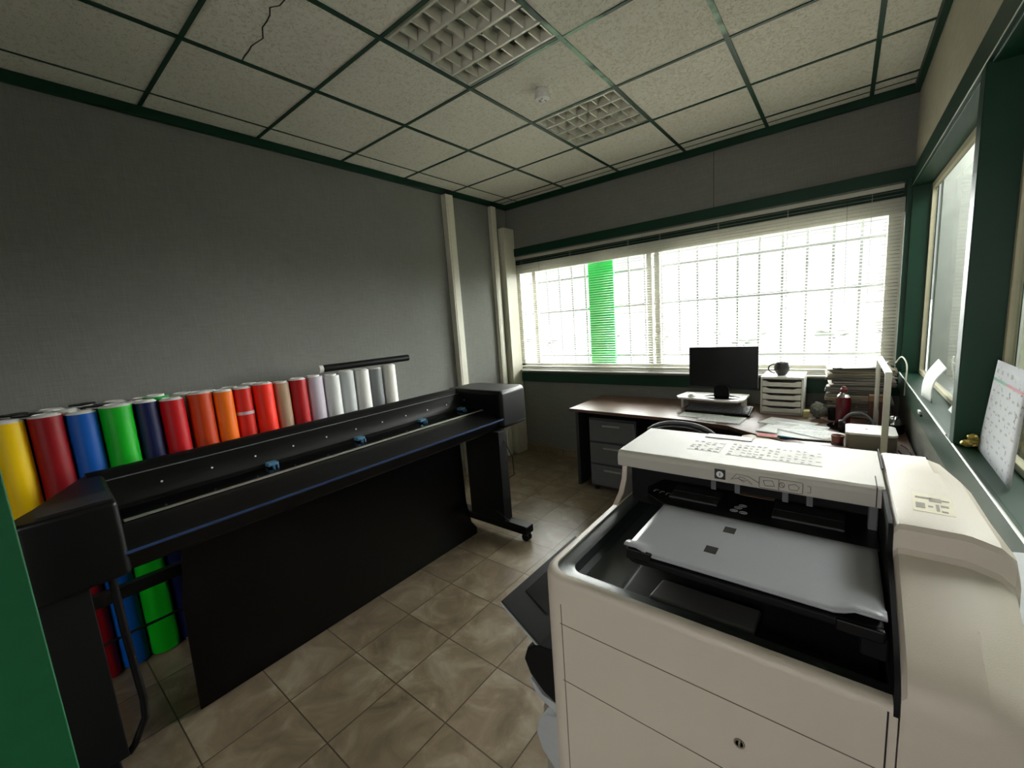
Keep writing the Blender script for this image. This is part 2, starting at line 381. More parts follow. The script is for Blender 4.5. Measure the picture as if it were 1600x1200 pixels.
# perimeter angle under the ceiling
pa = MB()
pa.box(XL, XL+.03, YB, YF, CEIL-.055, CEIL-.001); pa.box(XL, XR, YF-.035, YF, CEIL-.055, CEIL-.001); pa.box(XR-.03, XR, YB, YF, CEIL-.05, CEIL-.001)
struct(pa.build('trim_2', M['green'], bevel=.003))
struct(MB().box(XL-.1, XL, YB-.1, 4.08, 0, 3.1).build('wall_left', M['wall'], smooth=False))
wf = MB()
wf.box(XL, XR+.095, YF, 4.08, 2.315, 3.1); wf.box(XL, XR+.095, YF, 4.08, 0, 1.0); wf.box(3.225, XR+.095, YF+.001, 4.08, 1.0, 2.315)
struct(wf.build('wall_far', M['wall'], smooth=False))
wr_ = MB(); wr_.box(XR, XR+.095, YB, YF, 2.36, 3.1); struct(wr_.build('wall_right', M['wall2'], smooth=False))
wr_ = MB(); wr_.box(XR, XR+.095, YB, YF, 0, .94); struct(wr_.build('wall_right_lower', M['wall'], smooth=False))
wk = MB(); wk.box(XL, 2.0, YB-.1, YB, 0, 3.1); wk.box(3.0, 5.2, YB-.1, YB, 0, 3.1); wk.box(2.0, 3.0, YB-.1, YB, 2.2, 3.1); wk.box(2.0, 3.0, YB-.1, YB, 0, 1.2)  # unseen rear opening put in to let fill light into the room
struct(wk.build('wall_rear', M['wall'], smooth=False))
# seam in the fabric above the window
struct(MB().box(2.015, 2.019, YF-.0015, YF, 2.40, 2.845).build('trim_6', M['seam']))
# green band above and below the far window, and the narrow post in the corner
gb = MB(); gb.box(XL+.09, XR, YF-.022, YF, 2.315, 2.40)
struct(gb.build('trim_3', M['green'], bevel=.003))
gb = MB(); gb.box(XL, XR, YF-.02, YF, .86, .965)
struct(gb.build('trim_4', M['green'], bevel=.003))
gb = MB(); gb.box(3.205, XR, YF-.03, YF+.02, .95, 2.315)
struct(gb.build('trim_5', M['green'], bevel=.003))
struct(MB().box(XL+.001, XR-.001, YF-.012, YF, 0, .075).build('baseboard_far', M['floor'], bevel=.002))
struct(MB().box(XL, XL+.012, YB, YF-.012, 0, .075).build('baseboard_left', M['floor'], bevel=.002))
struct(MB().box(XR-.012, XR, YB, YF-.012, 0, .075).build('baseboard_right', M['floor'], bevel=.002))
# far window: white frame, panes, sill
wfm = MB(); Y0, Y1 = 3.955, 4.01
wfm.box(XL, XR, Y0-.02, Y1, 2.13, 2.235)       # roller-box / head
wfm.box(XL, XR, Y0, Y1, .995, 1.06); wfm.box(3.13, XR, Y0, Y1, 1.0, 2.32); wfm.box(XL, XL+.06, Y0, Y1, 1.0, 2.32)
for x in (.02, 1.385, 1.46): wfm.box(x, x+.05, Y0+.005, Y1-.005, 1.0, 2.15)
win1 = struct(wfm.build('window_1', M['upvc'], bevel=.004))
MB().box(XL+.06, 3.13, 3.985, 3.989, 1.06, 2.13).build('pane', M['glass'], win1)
MB().box(XL, XR-.002, YF-.045, Y0, .985, .998).build('window_sill', M['upvc'], win1, bevel=.002)
struct(MB().box(XL, XR, Y0-.01, Y1, 2.2352, 2.314).build('trim_15', M['green']))
# security grille outside
gr = Frame('security_grille', 'light grey metal bar grille fixed outside the far window', 'grille', (1.5, 4.22, 1.0))
gm = MB()
for k in range(21):
    x = -.1 + .172*k
    gm.box(x-.009, x+.009, 4.20, 4.218, .98, 2.35)
gr.part(gm, 'bars', M['grille'])
gm = MB()
for z in (1.12, 1.66, 2.02, 2.3): gm.box(-.2, 3.40, 4.218, 4.23, z-.012, z+.012)
gr.part(gm, 'crosspieces', M['grille'])
for x in (-.19, 3.39): gm = MB().box(x-.01, x+.01, 4.081, 4.22, 1.63, 1.69); gr.part(gm, 'wall_bracket', M['grille'])

# blinds
def blind(x0, x1, label):
    f = Frame('venetian_blind', label, 'blind', ((x0+x1)/2, 3.885, 1.02), 'white venetian blinds over the far window')
    yb = 3.885
    f.part(MB().box(x0, x1, yb-.016, yb+.016, 2.283, 2.312), 'headrail', M['slat'], bevel=.002)
    s = MB(); z = 2.27; k = 0; tilt = math.radians(10)
    while z > 1.05:
        sag = .0006*math.sin(k*1.7+x0*5)
        P = []
        for xx in (x0+.002, x1-.002):
            row = []
            for q in (-1, -.5, 0, .5, 1):
                dy = q*.0125; dz = .0016*(1-q*q)
                row.append((xx, yb + dy*math.cos(tilt) + dz*math.sin(tilt), z + sag + dy*math.sin(tilt)*1 + dz))
            P.append(row)
        s.grid(P); z -= .0245; k += 1
    f.part(s, 'slats', M['slat'], solid=.0006)
    f.part(MB().box(x0, x1, yb-.013, yb+.013, 1.022, 1.036), 'bottom_rail', M['slat'], bevel=.002)
    n = 4 if x1-x0 > 1.7 else 3
    for i in range(n):
        x = x0 + (x1-x0)*(.09+.82*i/(n-1))
        c = MB()
        for dy in (-.013, .013): c.box(x-.0009, x+.0009, yb+dy-.0006, yb+dy+.0006, 1.03, 2.29)
        f.part(c, 'ladder_cord', M['slat'])
    x = x1-.30 if x1 > 2 else x0+.4
    f.part(MB().tube([(x, yb-.024, 2.27), (x+.004, yb-.028, 1.9), (x+.012, yb-.026, 1.42)], .003, 6), 'tilt_wand', M['acryl'])
blind(XL+.005, 1.378, 'white horizontal slat blind on the left half of the far window')
blind(1.382, 3.198, 'white horizontal slat blind on the right half of the far window')
# small white clip visible on the upper frame edge
# left wall cable ducts
def duct(y0, y1, x1, z1, label, z0=.0):
    f = Frame('cable_duct', label, 'duct', (XL, (y0+y1)/2, z0), 'vertical white cable ducts on the left wall')
    f.part(MB().box(XL, x1, y0, y1, z0, z1), 'trunking', M['offwhite'], bevel=.003)
    f.part(MB().box(x1-.001, x1+.004, y0+.018, y1-.018, z0, z1-.03), 'snap_cover', M['offwhite'], bevel=.0015)
    t = MB()
    t.tube([(x1-.02, (y0+y1)/2-.015, z1-.02), (x1-.022, (y0+y1)/2-.012, z1+.05)], .006, 6)
    t.tube([(x1-.02, (y0+y1)/2+.015, z1-.02), (x1-.024, (y0+y1)/2+.012, z1+.05)], .006, 6)
    f.part(t, 'cable_end', M['rubber'])
duct(2.835, 2.935, -.145, 2.84, 'white vertical cable duct with open top on the left wall, nearer the rolls')
duct(3.52, 3.60, -.16, 2.84, 'narrow chipped white cable duct beside the corner boxing')
struct(MB().box(XL, -.105, 3.64, 3.829, 0, 2.62).build('trim_7', M['offwhite'], bevel=.004))

# right side: two inner windows with green surround
def green_surround():
    t = MB(); t.box(XR-.012, XR+.003, YB, YF-.03, 2.27, 2.375)       # band
    t.box(XR, GX+.03, YB, YF, 2.262, 2.272)                          # soffit
    struct(t.build('trim_8', M['green'], bevel=.003))
    s = MB(); s.box(XR-.004, GX+.03, YB, YF-.001, 1.012, 1.035)
    struct(s.build('trim_9', M['green'], bevel=.003))
    a = MB(); a.box(XR-.016, XR+.002, YB, YF-.03, .925, 1.036)
    struct(a.build('trim_10', M['green'], bevel=.003))
    e = MB(); e.tube([(XR-.012, YB, 1.036), (XR-.012, 1.93, 1.036)], .0035, 6); e.tube([(XR-.012, 2.06, 1.036), (XR-.012, YF-.03, 1.036)], .0035, 6)
    e.tube([(XR-.011, YB, 2.272), (XR-.011, YF-.03, 2.272)], .0022, 6)
    struct(e.build('trim_highlight', M['alu']))  # thin pale beads added to stand for the highlight along the green edges
green_surround()
struct(MB().box(XR-.012, GX+.02, 1.93, 2.0, 1.035, 2.27).build('trim_12', M['green'], bevel=.004))
struct(MB().box(XR-.008, GX+.02, YF-.05, YF-.001, 1.035, 2.27).build('trim_13', M['green'], bevel=.003))
def side_window(n, y0, y1):
    f = MB(); b = .022
    f.box(GX-.012, GX+.012, y0, y0+b, 1.036, 2.262); f.box(GX-.012, GX+.012, y1-b, y1, 1.036, 2.262)
    f.box(GX-.012, GX+.012, y0+b, y1-b, 1.036, 1.036+b); f.box(GX-.012, GX+.012, y0+b, y1-b, 2.262-.035, 2.262)
    w_ = struct(f.build('window_%d' % n, M['corr'], bevel=.002))
    MB().box(GX-.003, GX+.003, y0+b, y1-b, 1.036+b, 2.262-.035).build('pane', M['glass'], w_)
side_window(2, 2.0, YF-.05)
side_window(3, -1.2, 1.93)
# the space beyond the side windows
n = MB(); n.box(4.55, 4.65, YB, 3.86, 0, 3.1); struct(n.build('wall_corridor', M['corrw'], smooth=False))
n = MB(); n.box(XR+.1, 4.65, YB, 2.1, CEIL, CEIL+.1); struct(n.build('corridor_light_cover', M['corrw'], smooth=False))  # unseen cover, cut short to limit sky light beyond the side windows
n = MB(); n.box(3.372, 4.55, 3.76, 3.86, 0, 3.1); struct(n.build('wall_corridor_end', M['corrw'], smooth=False))
struct(MB().box(3.56, 3.72, 2.7, 2.85, 0, CEIL+.1).build('trim_14', M['corr'], bevel=.003))

# green door leaf at the left edge of the view
d = Frame('green_door', 'green painted door leaf standing open at the left edge', 'door', (1.88, -.55, 0))
d.part(MB().box(1.86, 1.90, -.96, -.156, .008, 2.06), 'door_leaf', M['green_door'], bevel=.002)
hd = MB().lathe([(.024, 0), (.024, .008), (.010, .01), (.010, .05)], 16, mtx=Matrix.Translation((1.90, -.90, 1.02)) @ Matrix.Rotation(PI/2, 4, 'Y'))
hd.tube([(1.945, -.90, 1.02), (1.948, -.85, 1.02), (1.946, -.79, 1.018)], .009, 8); d.part(hd, 'door_handle', M['alu'])

# ------------------------------------------------------------------ ceiling lights and smoke detector
def ceiling_light(l, label):
    x0, x1, y0, y1 = l
    f = Frame('ceiling_light', label, 'light', ((x0+x1)/2, (y0+y1)/2, CEIL), 'recessed louvre ceiling lights')
    h = MB(); t = .0125
    h.box(x0+t, x1-t, y0+t, y1-t, CEIL+.09, CEIL+.10)
    for (a, b, c, d_) in ((x0+.001, x0+t, y0, y1), (x1-t, x1-.001, y0, y1), (x0, x1, y0+.001, y0+t), (x0, x1, y1-t, y1-.001)): h.box(a, b, c, d_, CEIL, CEIL+.1)
    f.part(h, 'housing', M['corrw'])
    L = MB(); a, b, c, e = x0+t+.001, x1-t-.001, y0+t+.001, y1-t-.001
    # four troughs along x, with V shaped side reflectors
    pw = (e-c)/4
    for k in range(5):
        y = c + pw*k
        lo, hi = .006, .020
        y_ = min(max(y, c+hi), e-hi) if k in (0, 4) else y
        L.prism([(y_-lo, CEIL+.001), (y_+lo, CEIL+.001), (y_+hi, CEIL+.048), (y_-hi, CEIL+.048)], 'x', a, b)
    cw = (b-a)/7
    for k in range(4):
        for j in range(8):
            x = a + cw*j; x_ = min(max(x, a+.014), b-.014)
            L.prism([(x_-.0035, CEIL+.004), (x_+.0035, CEIL+.004), (x_+.013, CEIL+.046), (x_-.013, CEIL+.046)], 'y', c+pw*k+.02, c+pw*(k+1)-.02)
    f.part(L, 'louvre', M['louvre'], smooth=False)
    for k in range(4):
        y = c+pw*(k+.5)
        f.part(MB().tube([(a+.01, y, CEIL+.068), (b-.01, y, CEIL+.068)], .008, 10), 'fluorescent_tube', M['white'])
ceiling_light(lights[0], 'unlit square louvre light at the top, nearer the camera')
ceiling_light(lights[1], 'unlit square louvre light nearer the far window, beyond the smoke detector')
sd = Frame('smoke_detector', 'round white smoke detector on a ceiling tile between the two lights', 'smoke detector', (1.475, 2.115, CEIL))
T = (1.475, 2.115, CEIL)
sd.part(MB().lathe([(.040, -.001), (.043, -.012), (.043, -.022), (.038, -.024)], 28, T), 'base_ring', M['white'])
sd.part(MB().lathe([(.036, -.022), (.045, -.028), (.047, -.042), (.044, -.050), (.030, -.054), (.001, -.055)], 28, T), 'cap', M['white'])
g = MB()
for k in range(3):
    a = k*2.1+.4; g.tube([(T[0]+.012*math.cos(a), T[1]+.012*math.sin(a), CEIL-.0555), (T[0]+.026*math.cos(a+.7), T[1]+.026*math.sin(a+.7), CEIL-.0550)], .0022, 6)
g.lathe([(.006, 0), (.006, -.0015)], 12, (T[0]-.012, T[1]-.01, CEIL-.055)); sd.part(g, 'vent_marks', M['inkgrey'])

# ------------------------------------------------------------------ outdoors
struct(MB().poly([(-200, 4.3, -4), (200, 4.3, -4), (200, 400, -4), (-200, 400, -4)]).build('ground', M['asphalt']))
struct(MB().box(-1, 5, 4.081, 4.12, -4, .9).build('wall_outside', M['corrw']))
tag(recentre(MB().box(.655, .955, 4.14, 4.19, 0.0, 3.0).build('painted_panel', M['pillar'], bevel=.01)), 'bright green painted panel strip outside, behind the left blind', 'panel')
random.seed(11)
G0 = -4
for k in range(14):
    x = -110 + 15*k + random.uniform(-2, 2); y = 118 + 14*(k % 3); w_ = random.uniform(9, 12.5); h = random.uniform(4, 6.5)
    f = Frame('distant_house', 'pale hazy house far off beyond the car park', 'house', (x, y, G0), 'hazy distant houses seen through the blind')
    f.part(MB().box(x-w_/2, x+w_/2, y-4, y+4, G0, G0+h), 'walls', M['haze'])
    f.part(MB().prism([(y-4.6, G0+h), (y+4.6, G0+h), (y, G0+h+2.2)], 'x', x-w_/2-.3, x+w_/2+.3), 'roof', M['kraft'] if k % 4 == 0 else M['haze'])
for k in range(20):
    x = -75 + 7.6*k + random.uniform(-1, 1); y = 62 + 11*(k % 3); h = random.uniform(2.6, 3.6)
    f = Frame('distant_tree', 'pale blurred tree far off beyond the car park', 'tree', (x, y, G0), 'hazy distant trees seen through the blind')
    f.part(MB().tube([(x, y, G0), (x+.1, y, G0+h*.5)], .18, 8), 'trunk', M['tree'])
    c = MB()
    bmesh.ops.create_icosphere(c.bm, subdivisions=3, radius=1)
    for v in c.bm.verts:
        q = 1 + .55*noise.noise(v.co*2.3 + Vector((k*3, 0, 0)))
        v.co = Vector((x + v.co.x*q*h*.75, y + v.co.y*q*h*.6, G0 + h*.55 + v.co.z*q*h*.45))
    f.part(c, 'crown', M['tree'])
# ------------------------------------------------------------------ rolls of film
def make_roll(rgb, name, y, x, top, r, label, group, core_r=.038, special=None, bottom=.002):
    f = Frame('film_roll', label, 'roll', (x, y, bottom), group)
    m = film(name, rgb)
    h = top - bottom
    s = MB(); s.lathe([(core_r, .012), (r*.985, .012), (r, .016), (r, h-.014), (r*.985, h-.010), (core_r, h-.010)], 32, (x, y, bottom), cap=False)
    f.part(s, 'vinyl_wrap', m)
    c = MB(); c.lathe([(core_r-.004, 0), (core_r, 0), (core_r, h), (core_r-.004, h), (core_r-.004, 0)], 28, (x, y, bottom), cap=False)
    f.part(c, 'cardboard_core', M['white'])
    if special == 'plug':
        f.part(MB().lathe([(core_r-.003, -.03), (core_r-.002, .001), (r*.9, .002), (r*.92, .008), (.02, .009), (.018, -.005), (.001, -.006)], 28, (x, y, top-.004)), 'end_plug', M['black'])
    elif special != 'open':
        # printed white end wrapper ring on top
        f.part(MB().lathe([(core_r-.002, -.0015), (r*.96, -.0105), (r*.96, -.0085), (core_r-.002, .0015), (core_r-.002, -.0015)], 28, (x, y, top), cap=False), 'end_liner', M['white'])
    if special == 'wrapped':
        t = MB(); t.lathe([(r+.0012, 0), (r+.0012, .018)], 32, (x, y, 1.15), cap=False); f.part(t, 'tape_band', M['lilac'])
    return f.o
GF = 'coloured vinyl rolls standing upright behind the plotter, front row'
rows = [
 (-.137, (250, 205, 0), 'yellow', 'bright yellow film roll, leftmost, next to the green door', None, .052),
 (-.025, (140, 2, 14), 'dark_red', 'dark red film roll between the yellow and the blue rolls', None, .054),
 (.085, (0, 84, 176), 'blue', 'mid blue film roll between dark red and green rolls', None, .055),
 (.203, (0, 172, 22), 'green', 'vivid green film roll right of the blue roll', None, .060),
 (.316, (4, 16, 66), 'navy', 'very dark navy film roll right of the green roll', None, .049),
 (.420, (190, 2, 16), 'crimson', 'crimson film roll right of the navy roll', None, .053),
 (.544, (196, 62, 4), 'burnt_orange', 'brown orange film roll right of the crimson roll', None, .057),
 (.652, (250, 116, 10), 'orange', 'bright orange film roll right of the brown orange roll', None, .048),
 (.752, (214, 34, 14), 'red_wrapped', 'red roll in clear wrap with a pale tape band', 'wrapped', .049),
 (.862, (246, 40, 8), 'scarlet', 'scarlet orange film roll right of the taped roll', None, .056),
 (.970, (176, 148, 120), 'kraft_beige', 'beige wrapped roll between two red rolls', 'open', .048),
 (1.070, (178, 12, 16), 'brick_red', 'deep red film roll between beige and lilac rolls', None, .052),
 (1.182, (202, 192, 206), 'lilac', 'pale lilac white roll right of the deep red roll', 'open', .056),
 (1.296, (214, 216, 214), 'white', 'white film roll, right of the lilac one', 'open', .056),
 (1.412, (190, 194, 194), 'silver', 'silver grey film roll beyond the white roll', None, .055),
 (1.528, (225, 225, 220), 'white2', 'second white film roll, beyond the silver one', None, .055),
 (1.644, (120, 124, 126), 'grey', 'mid grey film roll near the far end of the row', None, .055),
 (1.760, (232, 230, 222), 'ivory', 'ivory film roll at the far end of the row', None, .055)]
for k, (y, rgb, nm, lb, sp, r) in enumerate(rows):
    make_roll(rgb, nm, y, .15 + (.006 if k % 2 else -.004), 1.315 + .006*math.sin(k*2.3), r, lb, None, special=sp)
GB = 'rolls in the second row, only their tops showing'
rows2 = [(-.07, 'black', (20, 20, 22), 'plug', 'second row roll with black end plug behind the yellow roll'),
 (.045, 'white', (214, 216, 214), None, 'second row white roll behind the dark red and blue rolls'),
 (.155, 'teal', (10, 60, 80), 'plug', 'second row roll with black plug behind blue and green rolls'),
 (.27, 'white', (214, 216, 214), None, 'second row white roll behind green and navy rolls'),
 (.385, 'mint', (20, 190, 80), 'open', 'second row bright green topped roll behind the crimson roll'),
 (.50, 'white', (214, 216, 214), None, 'second row white roll behind crimson and brown orange rolls'),
 (.615, 'grey', (120, 124, 126), None, 'second row grey roll behind the orange rolls'),
 (.73, 'white', (214, 216, 214), None, 'second row white roll behind the taped red roll'),
 (.84, 'silver', (190, 194, 194), None, 'second row silver roll behind the scarlet roll')]
for k, (y, nm, rgb, sp, lb) in enumerate(rows2):
    make_roll(rgb, nm, y, .022, 1.312 + (.014 if nm == 'mint' else .004*math.sin(k*1.7)), .055, lb, None, special=sp)
for k, y in enumerate((-.11, .01, .12, .235, .35)):
    make_roll((214, 216, 214) if k % 2 else (60, 62, 64), 'white' if k % 2 else 'slate', y, -.105, 1.312+.005*math.sin(k), .054,
              ['dark slate roll against the wall, leftmost of the back row', 'white roll against the wall, second of the back row from the left', 'dark slate roll against the wall, middle of the back row',
               'white roll against the wall, second of the back row from the right', 'dark slate roll against the wall, rightmost of the back row'][k], None, special='plug' if k in (0, 2) else None)
tr = Frame('cardboard_tube', 'black tube with white end lying across the tops of the white rolls', 'tube', (.15, 1.6, 1.325))
tr.part(MB().tube([(.13, 1.255, 1.350), (.17, 1.95, 1.350)], .025, 18), 'tube_wall', M['black'])
tr.part(MB().tube([(.1292, 1.235, 1.350), (.1305, 1.262, 1.350)], .0262, 18), 'end_cap', M['white'])

# ------------------------------------------------------------------ wide-format plotter
def plotter():
    f = Frame('wide_format_plotter', 'long black wide-format plotter on a wheeled stand in front of the rolls', 'plotter', (.75, 1.0, 0))
    ya, yb = .03, 2.12
    # main body behind the platen
    f.part(MB().prism([(.44, .84), (.42, .92), (.42, 1.045), (.45, 1.078), (.505, 1.084), (.55, 1.058), (.56, 1.046), (.60, 1.026), (.635, .985), (.64, .955), (.66, .945), (.66, .84)], 'y', ya, yb), 'top_cover', M['black'], bevel=.003)
    f.part(MB().box(.556, .562, ya+.01, yb-.02, 1.048, 1.0525), 'cover_edge', M['midgrey'])
    f.part(MB().prism([(.66, .84), (.66, .944), (.79, .930), (.795, .84)], 'y', ya, yb), 'platen', M['gloss'])
    f.part(MB().box(.792, .806, ya+.05, yb-.02, .932, .9405), 'cutting_rail', M['alu'], bevel=.001)
    f.part(MB().prism([(.806, .84), (.806, .930), (.86, .922), (.94, .892), (.985, .882), (.985, .868), (.93, .80), (.84, .80)], 'y', ya, yb), 'front_apron', M['black'], bevel=.003)
    f.part(MB().box(.9845, .9875, ya, yb, .873, .883), 'blue_edge_strip', mat('blue_edge_strip', (38, 62, 104), .4))
    f.part(MB().box(.47, .90, ya, yb, .782, .845), 'chassis', M['matte'])
    s = MB()
    for k in range(11):
        y = .235 + .185*k + .005
        m4 = Matrix.Translation((.625, y, 1.003)) @ Matrix.Rotation(math.radians(60), 4, 'Y')
        s.lathe([(.0045, 0), (.0045, .003), (.001, .004)], 10, mtx=m4)
    f.part(s, 'screws', M['white'])
    for y in (.66, 1.15, 1.62, 2.0):
        c = MB().box(.655, .70, y-.024, y+.024, .948, .966); c.box(.70, .722, y-.008, y-.002, .936, .956); c.box(.70, .722, y+.010, y+.016, .936, .956)
        f.part(c, 'pinch_roller', mat('blue_grey_plastic', (84, 130, 160), .4), bevel=.002)
    # end caps with a diagonal rounded back corner
    pl = [(.42, .085), (.425, .05), (.50, 0.0), (.62, -.055), (.80, -.135), (.90, -.19), (.97, -.19), (.99, -.16), (.99, .055)]
    cap = f.part(MB().prism(pl, 'z', .80, 1.072), 'end_cap', M['black'], bevel=.03, seg=4)
    f.part(MB().box(.83, .95, -.13, .05, 1.0715, 1.0755), 'control_panel', M['darkgrey'], parent=cap, bevel=.002)
    f.part(MB().prism([(.42, 2.10), (.99, 2.10), (.99, 2.38), (.94, 2.44), (.5, 2.44), (.42, 2.36)], 'z', .80, 1.085), 'end_cap', M['black'], bevel=.03, seg=4)
    # stand
    for side, (y0, y1) in (('near', (-.19, -.05)), ('far', (2.03, 2.12))):
        f.part(MB().box(.66 if side == 'far' else .62, 1.0 if side == 'far' else .93, y0, y1, .115, .80), 'stand_column', M['matte'], bevel=.004)
        ym = (y0+y1)/2
        ft = f.part(MB().box(.36, 1.195, ym-.045, ym+.045, .058, .122), 'stand_foot', M['black'], bevel=.012, seg=3)
        for x in (.42, 1.155):
            c = MB(); c.box(x-.018, x+.018, ym-.02, ym+.02, .036, .06)
            for dy in (-.018, .018):
                c.lathe([(.001, -.009), (.026, -.009), (.029, -.005), (.029, .005), (.026, .009), (.001, .009)], 18, mtx=Matrix.Translation((x+.006, ym+dy, .029)) @ Matrix.Rotation(PI/2, 4, 'X'))
            f.part(c, 'caster', M['rubber'], parent=ft)
    f.part(MB().box(.48, .52, -.05, 2.03, .515, .57), 'cross_beam', M['darkgrey'], bevel=.003)
    f.part(MB().tube([(.50, -.05, .345), (.50, 2.03, .345)], .006, 8), 'lower_rod', M['darkgrey'])
    f.part(MB().tube([(.90, .008, .80), (.90, .010, .55), (.90, .018, .28), (.905, .012, .21), (.905, -.03, .13), (.905, -.05, .11)], .012, 10), 'basket_tube', M['black'])
    f.part(MB().tube([(.97, 2.08, .80), (1.05, 2.11, .60), (1.04, 2.13, .46), (.98, 2.14, .42)], .0035, 8), 'power_cord', M['rubber'])
    f.part(MB().tube([(.93, 2.025, .19), (.97, 2.022, .18), (1.01, 2.03, .150), (1.03, 2.045, .126)], .005, 8), 'foot_cable', M['rubber'])
plotter()
bd = MB(); bd.prism([(.19, .004), (1.955, .004), (1.955, .055), (1.905, .12), (1.87, .30), (1.86, .770), (.235, .770), (.20, .5)], 'x', .765, .779)
tag(recentre(bd.build('black_board', M['board'], bevel=.002)), 'large glossy black board standing on the floor in front of the plotter stand', 'board')

# ------------------------------------------------------------------ copier (multifunction printer)
def copier():
    f = Frame('office_copier', 'large cream office copier with grey paper tray in the right foreground', 'copier', (2.76, .86, 0))
    X0, X1, Y0, Y1 = 2.395, 3.125, .535, 1.20
    R = 1.03
    # outer shell
    out = rrect(X0, 2.985, Y0, Y1, (.06, 0, 0, .05), 7)
    inn = rrect(X0+.022, 2.983, Y0+.022, Y1-.02, (.045, 0, 0, .03), 7)
    mb = MB(); bm = mb.bm
    def ring(pts, z): return [bm.verts.new((p[0], p[1], z)) for p in pts]
    def shrink(pts, d):
        cx, cy = 2.72, .86; o = []
        for p in pts:
            o.append((p[0] + (d if p[0] < cx else 0), p[1] + (d if p[1] < cy else -d)))
        return o
    rings = [ring(out, .09), ring(out, R-.016), ring(shrink(out, .002), R-.007), ring(shrink(out, .006), R-.002), ring(shrink(out, .012), R), ring(inn, R), ring(inn, R-.012)]
    n = len(out)
    for A, B in zip(rings, rings[1:]):
        for i in range(n): bm.faces.new([A[i], A[(i+1) % n], B[(i+1) % n], B[i]])
    bm.faces.new(rings[0][::-1])
    body = f.part(mb, 'body_shell', M['cream'])
    # bin well: black border, rounded step down, floor
    i2 = rrect(X0+.046, 2.981, Y0+.046, Y1-.04, (.032, 0, 0, .02), 7)
    i3 = rrect(X0+.054, 2.979, Y0+.054, Y1-.05, (.028, 0, 0, .02), 7)
    i4 = rrect(X0+.064, 2.977, Y0+.064, Y1-.06, (.024, 0, 0, .02), 7)
    mb = MB(); bm = mb.bm
    rr = [ring(inn, R-.004), ring(i2, R-.006), ring(i3, R-.010), ring(i3, R-.036), ring(i4, R-.047)]
    rr = [[bm.verts.new(v.co) for v in q] for q in []] or rr
    for A, B in zip(rr, rr[1:]):
        for i in range(n): bm.faces.new([A[i], A[(i+1) % n], B[(i+1) % n], B[i]])
    bm.faces.new(rr[-1])
    f.part(mb, 'output_bin', M['bin'])
    # raised ramp and paper flap inside the bin
    f.part(MB().prism([(2.545, .981), (2.56, .997), (2.972, 1.001), (2.972, .981)], 'y', .60, .93), 'bin_ramp', M['darkgrey'], bevel=.006, seg=3)
    fl = MB(); m4 = Matrix.Translation((2.715, .640, 1.006)) @ Matrix.Rotation(math.radians(-8), 4, 'X')
    fl.box(-.093, .093, -.038, .045, -.006, .006, m4); f.part(fl, 'paper_stop_flap', mat('flap_grey_plastic', (120, 118, 118), .4), bevel=.005)
    # left side riser plate (scanner support)
    f.part(MB().prism([(.90, R-.02), (.93, R+.002), (.965, R+.02), (.99, R+.055), (1.0, R+.10), (1.0, 1.155), (1.195, 1.155), (1.195, R-.02)], 'x', X0+.001, X0+.018), 'scanner_riser', M['cream'], bevel=.004)
    # seams on the near side
    s = MB(); s.box(X0+.055, 2.974, Y0-.0010, Y0, .923, .9243); s.box(X0+.055, 2.974, Y0-.0010, Y0, .784, .7852); s.box(X0+.046+.0125, X0+.060, Y0-.0010, Y0, .55, .97)
    f.part(s, 'panel_seams', mat('soft_panel_seam', (112, 103, 90), .6), parent=body)
    s = MB(); s.box(2.9738, 2.9758, Y0-.0014, Y0, .10, 1.02)
    f.part(s, 'side_seam', M['seam'], parent=body)
    h = MB(); h.lathe([(.001, 0), (.0085, 0), (.0085, .0022), (.006, .0022), (.006, .0005)], 18, mtx=Matrix.Translation((2.797, Y0, .852)) @ Matrix.Rotation(PI/2, 4, 'X'), cap=False)
    h.box(2.7955, 2.7985, Y0-.002, Y0-.0005, .845, .859)
    f.part(h, 'screw_hole', M['inkgrey'], parent=body)
    # document feeder: tall back section running the depth of the machine
    stations = [(1.20, .90), (1.198, 1.165), (1.185, 1.190), (1.165, 1.199), (1.05, 1.2005), (.90, 1.2005), (.775, 1.2005), (.758, 1.198), (.752, 1.190), (.748, 1.160), (.742, 1.152), (.72, 1.146), (.64, 1.112), (.58, 1.086), (.553, 1.068), (.540, 1.048), (.535, 1.02), (.535, .08)]
    cols = [(2.9865, -1.0, 0), (2.9870, -.010, 0), (2.993, -.001, 0), (3.00, 0, 0), (3.068, 0, 0), (3.078, -.002, 1), (3.108, -.014, 1), (3.124, -.034, 1), (3.130, -.075, 1), (3.131, -1, 1)]
    P = []
    for (y, hgt) in stations:
        row = []
        for (x, dz, side) in cols:
            z = hgt + dz
            if side and .40 < y < .78 and hgt > 1.0: z = hgt + dz*.8 + .0*(.78-y)
            if side and y < .76 and hgt > 1.02: x = x - (.76-y)*.06
            if dz <= -1 or hgt < 1.0: z = .08 if dz <= -1 or hgt < .5 else hgt
            xx = x
            if y > 1.10 and side: xx = x - (y-1.10)**1.6*1.3
            row.append((xx, y, max(z, .08)))
        P.append(row)
    mb = MB(); mb.grid(P); rc = f.part(mb, 'rear_cover', M['cream'], sharp=27)
    prof = [(y, h_-.0035) for (y, h_) in stations if y <= 1.186 and h_ > 1.0] + [(.545, .98), (1.186, .98)]
    f.part(MB().prism(prof, 'x', 2.980, 2.9862), 'inner_side_wall', M['matte'], parent=rc)
    # feeder lid, top plane h 1.2
    lid = f.part(MB().prism([(.905, 1.158), (.905, 1.186), (.9085, 1.196), (.918, 1.2005), (1.165, 1.2005), (1.185, 1.193), (1.197, 1.17), (1.199, 1.10), (1.10, 1.10), (1.10, 1.150)], 'x', 2.425, 2.9855), 'feeder_lid', M['cream2'], bevel=.003, smooth=False)
